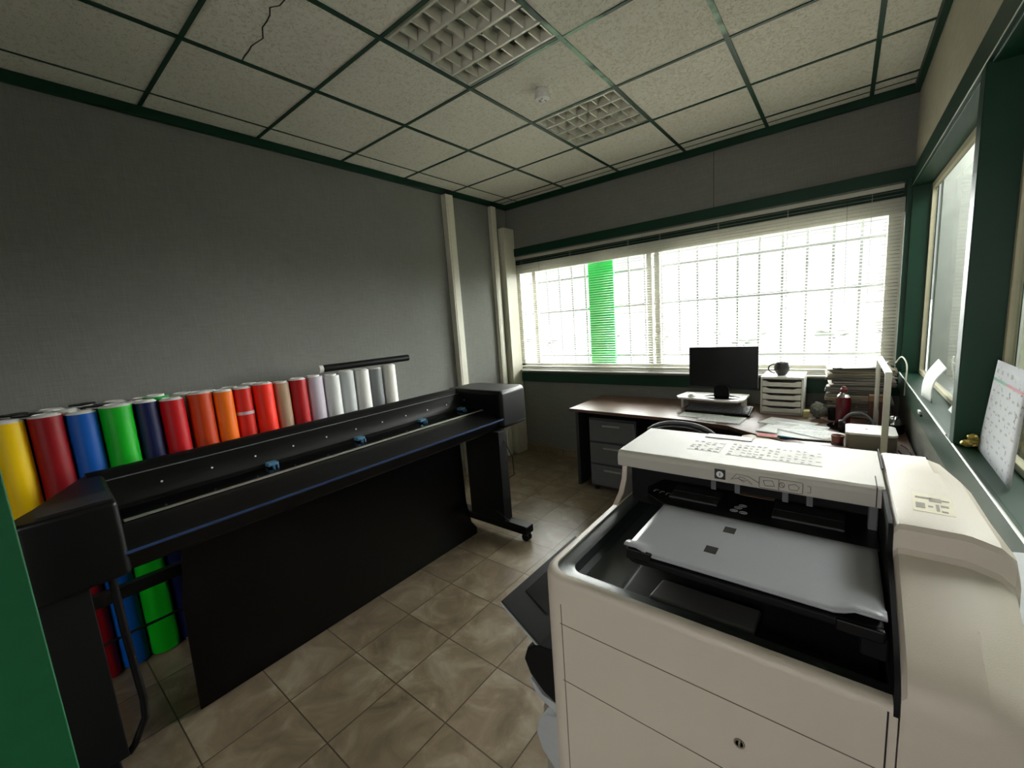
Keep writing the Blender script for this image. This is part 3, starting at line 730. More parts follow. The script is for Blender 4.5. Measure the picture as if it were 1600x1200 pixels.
    sm = MB(); sm.box(2.9855, 2.9875, 1.03, 1.185, 1.1985, 1.2025); sm.box(2.9715, 2.9732, .903, .975, 1.1995, 1.2018); sm.box(2.9715, 2.9732, .9035, .905, 1.16, 1.20)
    f.part(sm, 'lid_seam', M['seam'], parent=lid)
    # recessed lid handle
    hm = MB(); hm.box(2.600, 2.722, 1.128, 1.168, 1.2006, 1.2012); hd_ = f.part(hm, 'lid_handle', M['midgrey'], parent=lid)
    f.part(MB().box(2.603, 2.719, 1.131, 1.1675, 1.2008, 1.2022), 'handle_face', M['cream2'], parent=lid)
    # instruction labels on lid and front
    def scribble(x0, x1, y0, y1, z, rows_, cols_, parent, seed):
        random.seed(seed); a = MB(); q = MB().box(x0, x1, y0, y1, z, z+.0004)
        f.part(q, 'instruction_label', M['paper'], parent=parent)
        dx = (x1-x0)/cols_; dy = (y1-y0)/rows_
        for i in range(cols_):
            for j in range(rows_):
                if random.random() < .18: continue
                xx = x0+dx*(i+.15); yy = y0+dy*(j+.3)
                a.box(xx, xx+dx*random.uniform(.3, .7), yy, yy+dy*.12, z+.0004, z+.0008)
                if random.random() < .5: a.box(xx, xx+dx*.5, yy+dy*.28, yy+dy*.36, z+.0004, z+.0008)
                if random.random() < .3: a.box(xx, xx+.0009, yy, yy+dy*.4, z+.0004, z+.0008)
        f.part(a, 'label_print', M['inkgrey'], parent=parent)
    lw = mat('pale_label_film', (182, 179, 170), .55); ki = M['inkgrey']; M['inkgrey'] = mat('faint_label_print', (166, 162, 151), .5)
    keep = M['paper']; M['paper'] = lw
    scribble(2.585, 2.665, 1.0, 1.09, 1.2006, 5, 5, lid, 1)
    scribble(2.682, 2.882, .992, 1.10, 1.2006, 5, 14, lid, 2)
    M['paper'] = keep; M['inkgrey'] = ki
    # one/zero style black information badge and the pictograms on the lid's front edge
    q = MB(); q.box(2.676, 2.700, .9030, .9046, 1.166, 1.191)
    bg = f.part(q, 'information_badge', M['ink'], parent=lid, bevel=.002)
    q = MB(); q.lathe([(.0078, 0), (.0078, .0008), (.001, .0008)], 20, mtx=Matrix.Translation((2.688, .9030, 1.1785)) @ Matrix.Rotation(PI/2, 4, 'X')); f.part(q, 'badge_disc', M['white'], parent=lid)
    q = MB(); q.box(2.6873, 2.6889, .9015, .9022, 1.1745, 1.1825); f.part(q, 'badge_mark', M['ink'], parent=lid)
    q = MB()
    y_ = .9036
    def ln(pts, r=.0007): q.tube([(x, y_, z) for x, z in pts], r, 4)
    ln([(2.712, 1.170), (2.724, 1.186), (2.748, 1.184), (2.762, 1.176), (2.770, 1.172)]); ln([(2.716, 1.172), (2.728, 1.176), (2.738, 1.168), (2.746, 1.176), (2.756, 1.165)])
    ln([(2.730, 1.180), (2.742, 1.178), (2.738, 1.172), (2.728, 1.174), (2.730, 1.180)])
    ln([(2.772, 1.188), (2.850, 1.188), (2.852, 1.186), (2.852, 1.164), (2.848, 1.162), (2.772, 1.162), (2.770, 1.165), (2.770, 1.186), (2.772, 1.188)])
    ln([(2.808, 1.188), (2.808, 1.162)]); ln([(2.778, 1.180), (2.796, 1.182), (2.800, 1.170), (2.782, 1.168), (2.778, 1.180)])
    ln([(2.826, 1.178), (2.838, 1.182), (2.846, 1.176), (2.842, 1.168), (2.828, 1.168), (2.826, 1.178)])
    ln([(2.814 + .005*math.cos(a), 1.176 + .006*math.sin(a)) for a in [k*PI/5 for k in range(11)]]); ln([(2.811, 1.180), (2.818, 1.171)])
    ln([(2.860, 1.182), (2.866, 1.182), (2.866, 1.168), (2.860, 1.168)])
    f.part(q, 'feeder_pictograms', M['inkgrey'], parent=lid)
    # sticker on the rear cover
    q = MB(); m4 = Matrix.Translation((3.045, .865, 1.2006)) @ Matrix.Rotation(math.radians(-4), 4, 'Z')
    q.box(-.026, .026, -.046, .046, 0, .0005, m4); f.part(q, 'sticker', mat('cream_sticker', (214, 206, 180), .45))
    q = MB()
    for (a, b, c, d_) in ((-.022, .0, .018, .026), (-.004, .012, .008, .026), (.012, .022, .016, .022), (-.022, -.010, -.03, -.006), (.004, .008, -.034, -.004), (.010, .020, -.012, -.004), (.010, .018, -.036, -.030), (-.006, .000, -.02, -.014)):
        q.box(a, b, c, d_, .0005, .0010, m4)
    f.part(q, 'sticker_print', M['inkgrey'])
    # dark feeder throat
    f.part(MB().box(2.425, 2.985, 1.00, 1.195, 1.015, 1.158), 'feeder_throat', M['matte'], bevel=.004)
    for x in (2.669, 2.722, 2.819, 2.864):
        f.part(MB().box(x-.006, x+.006, .925, .931, 1.128, 1.152), 'guide_tab', M['midgrey'], bevel=.001)
    f.part(MB().box(2.962, 2.978, .925, .945, 1.100, 1.160), 'side_stop', M['midgrey'], bevel=.003)
    f.part(MB().box(2.716, 2.792, .985, .9995, 1.094, 1.102), 'sensor_strip', M['kraft'])
    # document tray: dark throat end and grey plate, raised lips on two corners
    def tz(y): return 1.100 + (.93-y)*.012
    mb = MB()
    xsn = [2.574 + (2.974-2.574)*i/32 for i in range(33)]; ysn = [.600 + (.845-.600)*j/20 for j in range(21)]
    P = []
    for x in xsn:
        row = []
        for y in ysn:
            z = tz(y)
            u = max(0, 1-(x-2.574)/.052); v = max(0, 1-(y-.600)/.038)
            u2 = max(0, 1-(2.974-x)/.058)
            sm1 = lambda t: t*t*(3-2*t)
            z += .0*u + .012*sm1(min(1, u*2.2))*sm1(min(1, v*1.8)) + .010*sm1(min(1, u2*3))*sm1(min(1, v*2.2))
            row.append((x, y - .016*sm1(min(1, u*1.6))*v*0 , z))
        P.append(row)
    mb.grid(P); tray = f.part(mb, 'document_tray', M['traygrey'], solid=.004)
    f.part(MB().prism([(2.520, 1.0), (2.500, .93), (2.515, .885), (2.574, .842), (2.979, .842), (2.979, 1.0)], 'z', 1.082, 1.1015), 'tray_throat', M['black'], bevel=.003)
    sk = MB(); sk.prism(rrect(2.576, 2.972, .598, .86, (.02, .02, 0, 0), 4), 'z', 1.078, 1.0955)
    f.part(sk, 'tray_underside', M['matte'], bevel=.006, seg=3)
    f.part(MB().box(2.578, 2.63, .598, .606, 1.085, 1.108), 'tray_lip', M['black'], bevel=.003)
    f.part(MB().box(2.915, 2.973, .596, .606, 1.074, 1.094), 'tray_lip', M['black'], bevel=.003)
    for (x, y) in ((2.733, .783), (2.719, .683)):
        f.part(MB().box(x-.011, x+.011, y-.013, y+.013, tz(y)-.0005, tz(y)+.0006), 'tray_window', M['ink'], parent=tray)
    # width guides
    for (a, b) in ((2.572, 2.686), (2.797, 2.926)):
        gd = f.part(MB().box(a, b, .885, .967, 1.1015, 1.1075), 'paper_guide', M['darkgrey'], bevel=.002)
        f.part(MB().box(a, b, .925, .9268, 1.1072, 1.1082), 'guide_groove', M['ink'], parent=gd)
    q = MB()
    random.seed(5)
    for k in range(5):
        x = 2.525+.017*k; y = .905-.012*k*.3; q.box(x, x+.003, y, y+.012, 1.1015, 1.1019); q.box(x, x+.010, y+.012, y+.014, 1.1015, 1.1019)
    for (x, y) in ((2.728, .905), (2.722, .885), (2.742, .883), (2.735, .920)):
        q.tube([(x+.008*math.cos(a), y+.006*math.sin(a), 1.1018) for a in [j*PI/5 for j in range(11)]], .0008, 4)
        q.box(x-.004, x+.004, y-.001, y+.001, 1.1015, 1.1020)
    f.part(q, 'paper_size_marks', M['palegrey'])
    f.part(MB().box(2.945, 2.978, .605, .93, 1.04, 1.078), 'tray_hinge', M['matte'], bevel=.004)
    # front fittings sticking out to the left: touch panel, keyboard shelf, grey bulge
    m4 = Matrix.Translation((2.24, 0, .866)) @ Matrix.Rotation(math.radians(33), 4, 'Y')
    tp = f.part(MB().box(0, .215, .58, .965, -.012, 0, m4), 'touch_panel', M['black'], bevel=.003)
    f.part(MB().box(.022, .10, .66, .90, .0002, .0012, m4), 'touch_screen', M['screen'], parent=tp)
    f.part(MB().box(.0, .21, .5785, .5799, -.0085, -.003, m4), 'panel_edge', M['palegrey'], parent=tp)
    f.part(MB().box(.105, .17, .72, .90, .0002, .006, m4), 'card_reader', M['darkgrey'], parent=tp, bevel=.002)
    f.part(MB().prism([(2.40, .80), (2.345, .79), (2.318, .77), (2.306, .735), (2.322, .70), (2.36, .668), (2.40, .652)], 'y', .575, 1.05), 'keyboard_shelf', M['matte'], bevel=.006, seg=3)
    f.part(MB().prism([(2.40, .655), (2.36, .660), (2.325, .692), (2.318, .686), (2.345, .648), (2.40, .63)], 'y', .573, 1.05), 'shelf_underside', M['palegrey'], bevel=.003)
    f.part(MB().prism([(2.40, .622), (2.362, .606), (2.338, .572), (2.330, .535), (2.345, .492), (2.40, .44)], 'y', .575, 1.12), 'drawer_handle', M['palegrey'], bevel=.004)
    f.part(MB().prism([(2.405, .62), (2.32, .57), (2.318, .12), (2.405, .09)], 'y', .62, 1.14), 'paper_drawers', mat('grey_drawer_front', (140, 136, 122), .45), bevel=.008)
    f.part(MB().box(2.37, 3.13, .56, 1.18, .045, .09), 'base_plinth', M['midgrey'], bevel=.004)
    for (x, y) in ((2.45, .62), (3.05, .62), (2.45, 1.12), (3.05, 1.12)):
        f.part(MB().lathe([(.001, -.012), (.022, -.012), (.024, -.008), (.024, .008), (.022, .012), (.001, .012)], 16, mtx=Matrix.Translation((x, y, .0245)) @ Matrix.Rotation(PI/2, 4, 'X')), 'caster', M['rubber'])
copier()
# pale plastic tray squeezed between copier and wall
f = Frame('plastic_tray', 'pale grey plastic tray at the right edge between copier and side wall', 'tray', (3.18, .9, 0))
f.part(MB().prism([(3.137, 1.03), (3.222, 1.045), (3.222, 1.06), (3.137, 1.045)], 'y', .6, 1.06), 'top_ledge', M['palegrey'], bevel=.004)
f.part(MB().box(3.150, 3.222, .62, 1.05, .0, 1.032), 'side_box', M['palegrey'], bevel=.006)

# ------------------------------------------------------------------ desk and what stands on it
DH = .75
def desk():
    f = Frame('office_desk', 'brown wood laminate desk running under the far window', 'desk', (2.2, 3.4, 0))
    f.part(MB().prism([(.95, 3.80), (3.225, 3.80), (3.225, 2.64), (2.82, 2.66), (2.46, 2.86), (2.30, 2.98), (2.0, 3.05), (.95, 3.10)], 'z', DH-.028, DH), 'desktop', M['desk'], bevel=.004)
    for x in (.98, 2.44): f.part(MB().box(x, x+.03, 3.16, 3.76, 0.0, DH-.028), 'leg_panel', M['darkgrey'], bevel=.002)
    f.part(MB().box(1.01, 2.44, 3.70, 3.72, .30, DH-.03), 'modesty_panel', M['darkgrey'])
desk()
rt = Frame('desk_return', 'beige laminate side desk between the copier and the brown desk', 'desk', (2.83, 2.1, 0))
rt.part(MB().prism([(2.42, 1.55), (3.22, 1.55), (3.22, 2.63), (2.82, 2.648), (2.465, 2.845), (2.42, 2.80)], 'z', DH-.03, DH-.004), 'desktop', M['beige'], bevel=.004)
for y in (1.60, 2.55): rt.part(MB().box(2.46, 3.18, y, y+.03, 0, DH-.03), 'leg_panel', M['darkgrey'], bevel=.002)
pd = Frame('drawer_pedestal', 'dark drawer pedestal under the left part of the desk', 'drawers', (1.35, 3.35, 0))
pd.part(MB().box(1.14, 1.58, 3.12, 3.66, .04, .68), 'cabinet', M['darkgrey'], bevel=.004)
for k in range(3):
    dr = pd.part(MB().box(1.15, 1.57, 3.105, 3.12, .06+.205*k, .25+.205*k), 'drawer', M['midgrey'], bevel=.002)
    pd.part(MB().box(1.28, 1.44, 3.094, 3.105, .20+.205*k, .215+.205*k), 'handle', M['alu'], parent=dr)
for (x, y) in ((1.18, 3.16), (1.54, 3.16), (1.18, 3.62), (1.54, 3.62)): pd.part(MB().lathe([(.02, 0), (.02, .04)], 12, (x, y, 0)), 'foot', M['rubber'])

# monitor
f = Frame('computer_monitor', 'black flat computer monitor standing on the white riser', 'monitor', (2.165, 3.45, .862))
m = f.part(MB().box(1.917, 2.415, 3.445, 3.475, .935, 1.264), 'display_housing', M['black'], bevel=.004)
f.part(MB().box(1.925, 2.407, 3.4435, 3.4455, .945, 1.256), 'screen', M['screen'], parent=m)
f.part(MB().prism([(2.112, .870), (2.222, .870), (2.222, .940), (2.205, .962), (2.13, .962), (2.112, .945)], 'y', 3.415, 3.444), 'stand_neck', M['matte'], bevel=.004)
f.part(MB().lathe([(.001, 0), (.125, 0), (.13, .004), (.11, .009), (.03, .012), (.001, .012)], 40, mtx=Matrix.Translation((2.165, 3.43, .8605)) @ Matrix.Diagonal((1, .62, 1, 1))), 'stand_base', M['gloss'])
# riser
f = Frame('monitor_riser', 'white monitor riser shelf with curved front under the monitor', 'riser', (2.1, 3.47, DH))
f.part(MB().prism([(1.85, 3.62), (1.82, 3.42), (1.85, 3.36), (2.0, 3.345), (2.2, 3.31), (2.3, 3.32), (2.335, 3.40), (2.335, 3.62)], 'z', .845, .860), 'shelf', M['white'], bevel=.003)
for x in (1.845, 2.30): f.part(MB().box(x, x+.02, 3.46, 3.60, DH, .845), 'leg', M['white'], bevel=.002)
f = Frame('computer_mouse', 'small white computer mouse at the left end of the riser', 'mouse', (1.945, 3.42, .861))
c = MB(); bmesh.ops.create_uvsphere(c.bm, u_segments=20, v_segments=12, radius=1)
for v in c.bm.verts: v.co = Vector((1.945+v.co.x*.034, 3.42+v.co.y*.052, .861+max(0, v.co.z)*.028))
f.part(c, 'shell', M['white'])
# keyboard in front of the riser
f = Frame('computer_keyboard', 'grey and black keyboard propped on the desk in front of the riser', 'keyboard', (2.16, 3.30, DH))
m4 = Matrix.Translation((2.155, 3.285, DH+.002)) @ Matrix.Rotation(math.radians(-3), 4, 'Z') @ Matrix.Rotation(math.radians(18), 4, 'X')
f.part(MB().box(-.235, .235, -.0, .14, 0, .016, m4), 'keyboard_case', M['black'], bevel=.003)
kk = MB()
for r_ in range(5):
    for c_ in range(20): kk.box(-.226+.0225*c_, -.2075+.0225*c_, .012+.0235*r_, .031+.0235*r_, .016, .022, m4)
f.part(kk, 'keys', M['midgrey'])
# drawer tower
def tower():
    f = Frame('desk_drawer_unit', 'white desktop unit of five flat letter drawers beside the monitor', 'drawer unit', (2.565, 3.6, DH))
    x0, x1, y0, y1, z0, z1 = 2.432, 2.700, 3.45, 3.77, DH, 1.032
    c = MB(); c.box(x0, x0+.012, y0, y1, z0, z1-.012); c.box(x1-.012, x1, y0, y1, z0, z1-.012); c.box(x0, x1, y0, y1, z1-.016, z1); c.box(x0, x1, y0, y1, z0, z0+.012); c.box(x0+.012, x1-.012, y1-.01, y1, z0, z1-.01)
    f.part(c, 'case', M['upvc'], bevel=.002)
    for k in range(5):
        a = z0+.018+.0485*k
        d_ = MB(); xa, xb = x0+.014, x1-.014
        d_.prism([(xa, a), (xb, a), (xb, a+.040), (xb-.02, a+.040), (xb-.045, a+.030), (xa+.045, a+.030), (xa+.02, a+.040), (xa, a+.040)], 'y', y0-.008, y0+.004)
        d_.box(xa, xb, y0+.004, y1-.02, a, a+.004)
        f.part(d_, 'drawer', M['upvc'], bevel=.001)
tower()
# mug
f = Frame('coffee_mug', 'dark grey rounded coffee mug on top of the letter drawer unit', 'mug', (2.555, 3.56, 1.032))
f.part(MB().lathe([(.001, 0), (.026, 0), (.034, .008), (.050, .040), (.052, .058), (.047, .084), (.044, .097), (.041, .097), (.044, .082), (.048, .056), (.046, .040), (.030, .010), (.001, .006)], 36, (2.555, 3.56, 1.0325), cap=False), 'cup', mat('speckled_charcoal_glaze', (52, 52, 53), .4, nscale=160, namt=.35))
hp = []
for k in range(13):
    a = PI*.5 + PI*k/12
    hp.append((2.512 + .044*math.cos(a)*1.0 - .0, 3.56-.012*math.sin(a)*0, 1.0325 + .050 + .034*math.sin(a)))
f.part(MB().tube(hp, .0055, 10), 'handle', mat('charcoal_glaze', (46, 46, 47), .4))
# sheets of paper on the desk
def sheet(cx, cy, rz, z, label, m='print', sx=.21, sy=.297, curl=0.0, name='paper_sheet', cat='paper', group=None):
    s = MB(); P = []
    for i in range(9):
        row = []
        for j in range(9):
            x = sx*(i/8-.5); y = sy*(j/8-.5)
            row.append((x, y, curl*(max(0, i/8-.6)**2*2 + max(0, j/8-.7)**2) + .0003*math.sin(i+j*1.3)))
        P.append(row)
    s.grid(P); o = s.build(name, M[m], solid=.0006)
    o.location = (cx, cy, z); o.rotation_euler = (0, 0, rz)
    return tag(o, label, cat, group)
sheet(2.06, 3.24, math.radians(88), DH+.0015, 'white sheet lying left, in front of the keyboard')
sheet(2.22, 3.16, math.radians(86), DH+.0024, 'white sheet near the desk edge in front of the keyboard, overlapping another')
sheet(2.63, 3.20, math.radians(72), DH+.0024, 'sheet furthest back in the scattered papers right of the keyboard', 'paper')
sheet(2.70, 3.06, math.radians(80), DH+.0040, 'sheet with a curled corner in the middle of the scattered papers', 'paper', curl=.02)
sheet(2.645, 2.97, math.radians(76), DH+.0060, 'front sheet of the scattered papers, just above the copier lid', 'paper')
sheet(2.75, 2.91, math.radians(95), DH+.0076, 'sheet lying right of the front sheet in the scattered papers', 'paper', curl=.008)
sheet(2.78, 2.98, math.radians(60), DH+.0094, 'topmost right sheet of the scattered papers', 'print')
sheet(2.88, 2.73, math.radians(5), DH+.0020, 'small white card in front of the brown cup by the white box', 'paper', .09, .06, name='paper_card', cat='card')
f = Frame('ballpoint_pen', 'blue and black pen lying in front of the scattered papers', 'pen', (2.68, 2.78, DH))
f.part(MB().tube([(2.615, 2.80, DH+.012), (2.69, 2.785, DH+.012)], .006, 10), 'barrel', mat('blue_pen_barrel', (20, 120, 160), .3))
f.part(MB().tube([(2.69, 2.785, DH+.012), (2.755, 2.772, DH+.012)], .0055, 10), 'grip', M['black'])
f = Frame('red_booklet', 'thin red edged booklet under the left side of the scattered papers', 'booklet', (2.57, 2.83, DH))
f.part(MB().box(2.50, 2.63, 2.79, 2.86, DH, DH+.006), 'cover', mat('red_card', (170, 60, 60), .6)); f.part(MB().box(2.503, 2.627, 2.788, 2.858, DH+.0015, DH+.0045), 'pages', M['paper'])
f = Frame('dark_notebook', 'dark red notebook in front of the white box, mostly behind the copier', 'notebook', (2.95, 2.68, DH))
f.part(MB().box(2.80, 2.96, 2.655, 2.72, DH-.0, DH+.010), 'cover', mat('maroon_card', (80, 22, 30), .5), bevel=.002); f.part(MB().box(2.803, 2.957, 2.6545, 2.715, DH+.0025, DH+.0078), 'pages', M['paper'])
f = Frame('brown_cup', 'small brown translucent cup left of the white box', 'cup', (2.905, 2.79, DH))
f.part(MB().lathe([(.026, 0), (.030, .055), (.028, .055), (.024, .003), (.001, .003)], 24, (2.905, 2.79, DH)), 'cup_wall', mat('brown_cup_plastic', (140, 84, 60), .35))
f.part(MB().lathe([(.027, 0), (.030, .006), (.030, .014), (.028, .016)], 24, (2.905, 2.79, DH)), 'base_band', mat('maroon_band', (90, 34, 34), .4))
# red bottle
f = Frame('drink_bottle', 'dark red metal drinking bottle standing in front of the folder pile', 'bottle', (2.927, 3.29, DH))
B = (2.927, 3.29, DH+.0005)
f.part(MB().lathe([(.001, 0), (.037, 0), (.039, .006), (.039, .165), (.036, .180), (.026, .198), (.021, .204), (.001, .204)], 32, B), 'bottle_body', mat('dark_red_enamel', (92, 6, 20), .25))
f.part(MB().lathe([(.034, .183), (.0365, .186), (.027, .2025), (.024, .204)], 32, B, cap=False), 'shoulder_ring', M['chrome'])
f.part(MB().lathe([(.023, .204), (.023, .214), (.020, .216)], 24, B), 'neck_ring', M['chrome'])
f.part(MB().lathe([(.019, .216), (.020, .236), (.013, .244), (.012, .254), (.001, .256)], 24, B), 'cap', mat('dark_red_cap', (96, 20, 34), .4))
f = Frame('cup_saucer', 'black flat dish under the red bottle', 'dish', (2.93, 3.18, DH))
f.part(MB().lathe([(.001, 0), (.06, 0), (.085, .010), (.083, .013), (.058, .004), (.001, .004)], 32, (2.93, 3.20, DH)), 'dish', M['gloss'])
# white rounded box
f = Frame('white_box', 'white square-cornered electronic box with a dark dot on its lid', 'box', (3.045, 2.80, DH))
o = f.part(MB().prism(rrect(2.94, 3.152, 2.70, 2.91, .03, 5), 'z', DH+.002, DH+.088), 'casing', mat('brushed_grey_casing', (120, 114, 104), .4), bevel=.002)
f.part(MB().prism(rrect(2.938, 3.154, 2.698, 2.912, .03, 5), 'z', DH+.088, DH+.1), 'lid', M['white'], parent=o, bevel=.002)
f.part(MB().lathe([(.006, 0), (.006, .0012), (.001, .0014)], 14, (3.03, 2.80, DH+.1)), 'logo_dot', M['ink'], parent=o)
# brown cardboard box behind
f = Frame('brown_carton', 'tall brown carton standing behind the framed clear screen', 'carton', (3.09, 3.36, DH))
f.part(MB().box(3.055, 3.135, 3.33, 3.40, DH, .94), 'carton_body', mat('brown_red_carton', (104, 66, 58), .7), bevel=.002)
f.part(MB().box(3.055, 3.135, 3.3285, 3.33, .905, .938), 'printed_band', M['kraft'])
f.part(MB().box(3.056, 3.134, 3.331, 3.399, .94, .9412), 'flap', M['kraft'])
# headphones lying on the desk
f = Frame('headphones', 'black and grey headphones lying behind the white box', 'headphones', (3.0, 3.10, DH))
hb = []
for k in range(15):
    a = PI*k/14; hb.append((2.998+.074*math.cos(a), 3.10+.02*math.sin(a), DH+.035+.085*math.sin(a)))
f.part(MB().tube(hb, .008, 10), 'headband', M['midgrey'])
for x in (2.924, 3.066): f.part(MB().lathe([(.001, -.018), (.033, -.018), (.037, -.008), (.037, .008), (.030, .018), (.001, .018)], 20, mtx=Matrix.Translation((x, 3.10, DH+.038)) @ Matrix.Rotation(PI/2, 4, 'Y')), 'ear_cup', M['black'])
# shiny ball paper weight / lamp on the right
f = Frame('metal_bowl', 'small shiny metal bowl upside down behind the screen post', 'bowl', (3.165, 3.18, DH))
f.part(MB().lathe([(.046, 0), (.048, .03), (.046, .06), (.040, .082), (.028, .098), (.012, .104), (.001, .105)], 28, (3.168, 3.18, DH)), 'dome', M['chrome'])
f.part(MB().lathe([(.049, 0), (.051, .003), (.051, .052), (.049, .055)], 28, (3.168, 3.18, DH), cap=False), 'black_band', M['black'])
# framed clear screen standing on the desk
f = Frame('clear_desk_screen', 'clear desk screen in a pale metal frame at the right of the desk', 'screen', (3.09, 2.95, DH))
X = 3.092
f.part(MB().box(X-.013, X+.013, 2.592, 2.615, DH, 1.186), 'front_post', M['alu'], bevel=.002)
f.part(MB().box(X-.013, X+.013, 3.308, 3.322, DH, 1.186), 'rear_post', M['alu'], bevel=.002)
t_ = f.part(MB().box(X-.014, X+.014, 2.590, 3.324, 1.186, 1.200), 'top_rail', M['alu'], bevel=.002)
f.part(MB().box(X-.003, X+.003, 2.60, 3.32, 1.2000, 1.2008), 'rail_slot', M['midgrey'], parent=t_)
f.part(MB().box(X-.002, X+.002, 2.615, 3.308, DH+.15, 1.186), 'clear_panel', M['acryl'])
f.part(MB().box(X-.05, X+.03, 2.60, 2.62, DH, DH+.006), 'foot', M['alu'])
# folder pile
random.seed(21)
FC = [(150, 142, 118), (122, 116, 98), (176, 168, 146), (92, 84, 74), (134, 130, 122), (104, 92, 88), (160, 148, 120), (116, 116, 112), (70, 62, 60), (196, 190, 172)]
fmats = [mat('folder_card_%d' % i, c, .7, nscale=20, namt=.1) for i, c in enumerate(FC)]
z = DH + .001; k = 0
while z < 1.085:
    th = random.choice((.008, .012, .016, .020, .013))
    sx = random.uniform(.31, .36); sy = random.uniform(.22, .26)
    cx = 3.005 + random.uniform(-.022, .022) ; cy = 3.60 + random.uniform(-.02, .02); rz = random.uniform(-.10, .10)
    cx = min(cx, 3.222 - sx/2*math.cos(rz) - sy/2*abs(math.sin(rz)) - .004)
    ordw = ['lowest', 'second lowest', 'third lowest', 'fourth lowest', 'fifth lowest', 'sixth lowest', 'seventh lowest', 'eighth lowest', 'ninth lowest', 'tenth lowest', 'eleventh lowest', 'twelfth lowest', 'thirteenth lowest', 'fourteenth lowest', 'fifteenth lowest', 'sixteenth lowest', 'seventeenth lowest', 'eighteenth lowest', 'nineteenth lowest', 'twentieth lowest'] + ['upper folder %s' % q for q in ('just above the middle tier', 'under the top three', 'third from the top', 'second from the top', 'near the very top', 'close below the binder', 'right below the binder')]
    cn = ['khaki', 'drab olive', 'pale beige', 'dark taupe', 'grey', 'mauve brown', 'tan', 'mid grey', 'very dark', 'cream'][(k*7+3) % 10]
    f = Frame('paper_folder', cn + ' paper folder, ' + ordw[k] + ' in the tall corner pile', 'folder', (cx, cy, z), 'paper folders piled in the desk corner')
    mt = Matrix.Translation((cx, cy, z)) @ Matrix.Rotation(rz, 4, 'Z')
    c = MB(); P = []
    for i in range(7):
        row = []
        for j in range(5):
            u = i/6-.5; v = j/4-.5
            row.append(mt @ Vector((sx*u, sy*v, th - .0022 - .003*(abs(u)*2)**3 + .001*math.sin(i*2+k))))
        P.append(row)
    c.grid(P)
    f.part(c, 'cover', fmats[(k*7+3) % len(fmats)], solid=.0012)
    f.part(MB().box(-sx*.49, sx*.49, -sy*.49, sy*.49, .0014, th*.62, mt), 'sheets', fmats[9] if k % 5 == 0 else fmats[(k*3+1) % 9])
    f.part(MB().box(-sx*.5, sx*.5, -sy*.5, sy*.5, 0, .0012, mt), 'back_cover', fmats[(k*7+3) % len(fmats)])
    z += th + .0005; k += 1
zt = z
sheet(2.98, 3.56, .3, zt+.0115, 'loose flat white sheet on top of the folder pile', 'paper', .20, .22)
sheet(3.06, 3.60, -.25, zt+.0132, 'curled pale sheet topmost on the folder pile', 'paper', .16, .20, curl=.05)
f = Frame('dark_ring_binder', 'dark binder lying near the top of the folder pile', 'binder', (3.0, 3.58, zt))
f.part(MB().box(2.86, 3.14, 3.47, 3.70, zt+.0005, zt+.010), 'cover', M['black'], bevel=.003)
f = Frame('plastic_pouch', 'crumpled clear plastic pouch leaning on the folder pile', 'pouch', (2.84, 3.40, DH))
c = MB(); bmesh.ops.create_icosphere(c.bm, subdivisions=5, radius=1)
for v in c.bm.verts:
    q = 1+.3*noise.noise(v.co*2.5)+.12*noise.noise(v.co*7); v.co = Vector((2.790+v.co.x*.040*q, 3.41+v.co.y*.030*q, DH+.058+v.co.z*.054*q))
f.part(c, 'pouch_film', mat('cloudy_plastic', (120, 122, 112), .25))
f = Frame('yellow_note_block', 'small pale yellow note block beside the letter drawer unit', 'note block', (2.74, 3.44, DH))
f.part(MB().box(2.705, 2.740, 3.41, 3.47, DH, DH+.045), 'notes', mat('pale_yellow_paper', (196, 190, 130), .8))
f.part(MB().box(2.7048, 2.7402, 3.4098, 3.4702, DH+.045, DH+.047), 'top_sheet', mat('pale_yellow_sheet', (214, 208, 150), .8))
f = Frame('black_basket', 'dark wire basket in front of the folder pile behind the bottle', 'basket', (2.86, 3.40, DH))
f.part(MB().lathe([(.026, 0), (.030, .08), (.028, .08), (.024, .004), (.001, .004)], 20, (2.872, 3.40, DH)), 'basket_wall', M['black'])
# cables on the desk end and dangling on the wall
def cable(pts, r, label, m='rubber'):
    P = []
    pts = [Vector(p) for p in pts]
    for i in range(len(pts)-1):
        p0 = pts[max(i-1, 0)]; p1 = pts[i]; p2 = pts[i+1]; p3 = pts[min(i+2, len(pts)-1)]
        for k in range(6):
            t = k/6; P.append(.5*((2*p1)+(p2-p0)*t+(2*p0-5*p1+4*p2-p3)*t*t+(3*p1-p0-3*p2+p3)*t**3))
    P.append(pts[-1])
    tag(recentre(MB().tube(P, r, 8).build('power_cable', M[m])), label, 'cable')
cable([(3.17, 2.76, .79), (3.185, 2.66, .80), (3.19, 2.56, .80), (3.205, 2.44, .775), (3.20, 2.30, .765), (3.16, 2.2, .757), (3.1, 2.15, .756)], .0035, 'black cable running from the white box towards the wall')
cable([(3.158, 2.73, .765), (3.17, 2.60, .775), (3.20, 2.46, .80), (3.21, 2.36, .855), (3.21, 2.28, .865), (3.205, 2.23, .83), (3.20, 2.27, .785), (3.205, 2.36, .775), (3.21, 2.44, .81)], .004, 'looped black cable against the side wall')
cable([(3.10, 2.64, .757), (3.16, 2.54, .760), (3.14, 2.42, .757), (3.18, 2.30, .757), (3.12, 2.2, .757)], .0035, 'black cable lying flat on the side desk')
cable([(3.13, 2.69, .78), (3.18, 2.52, .77), (3.21, 2.38, .765), (3.19, 2.22, .762), (3.14, 2.05, .757)], .003, 'thin grey cable lying along the wall on the side desk', 'midgrey')
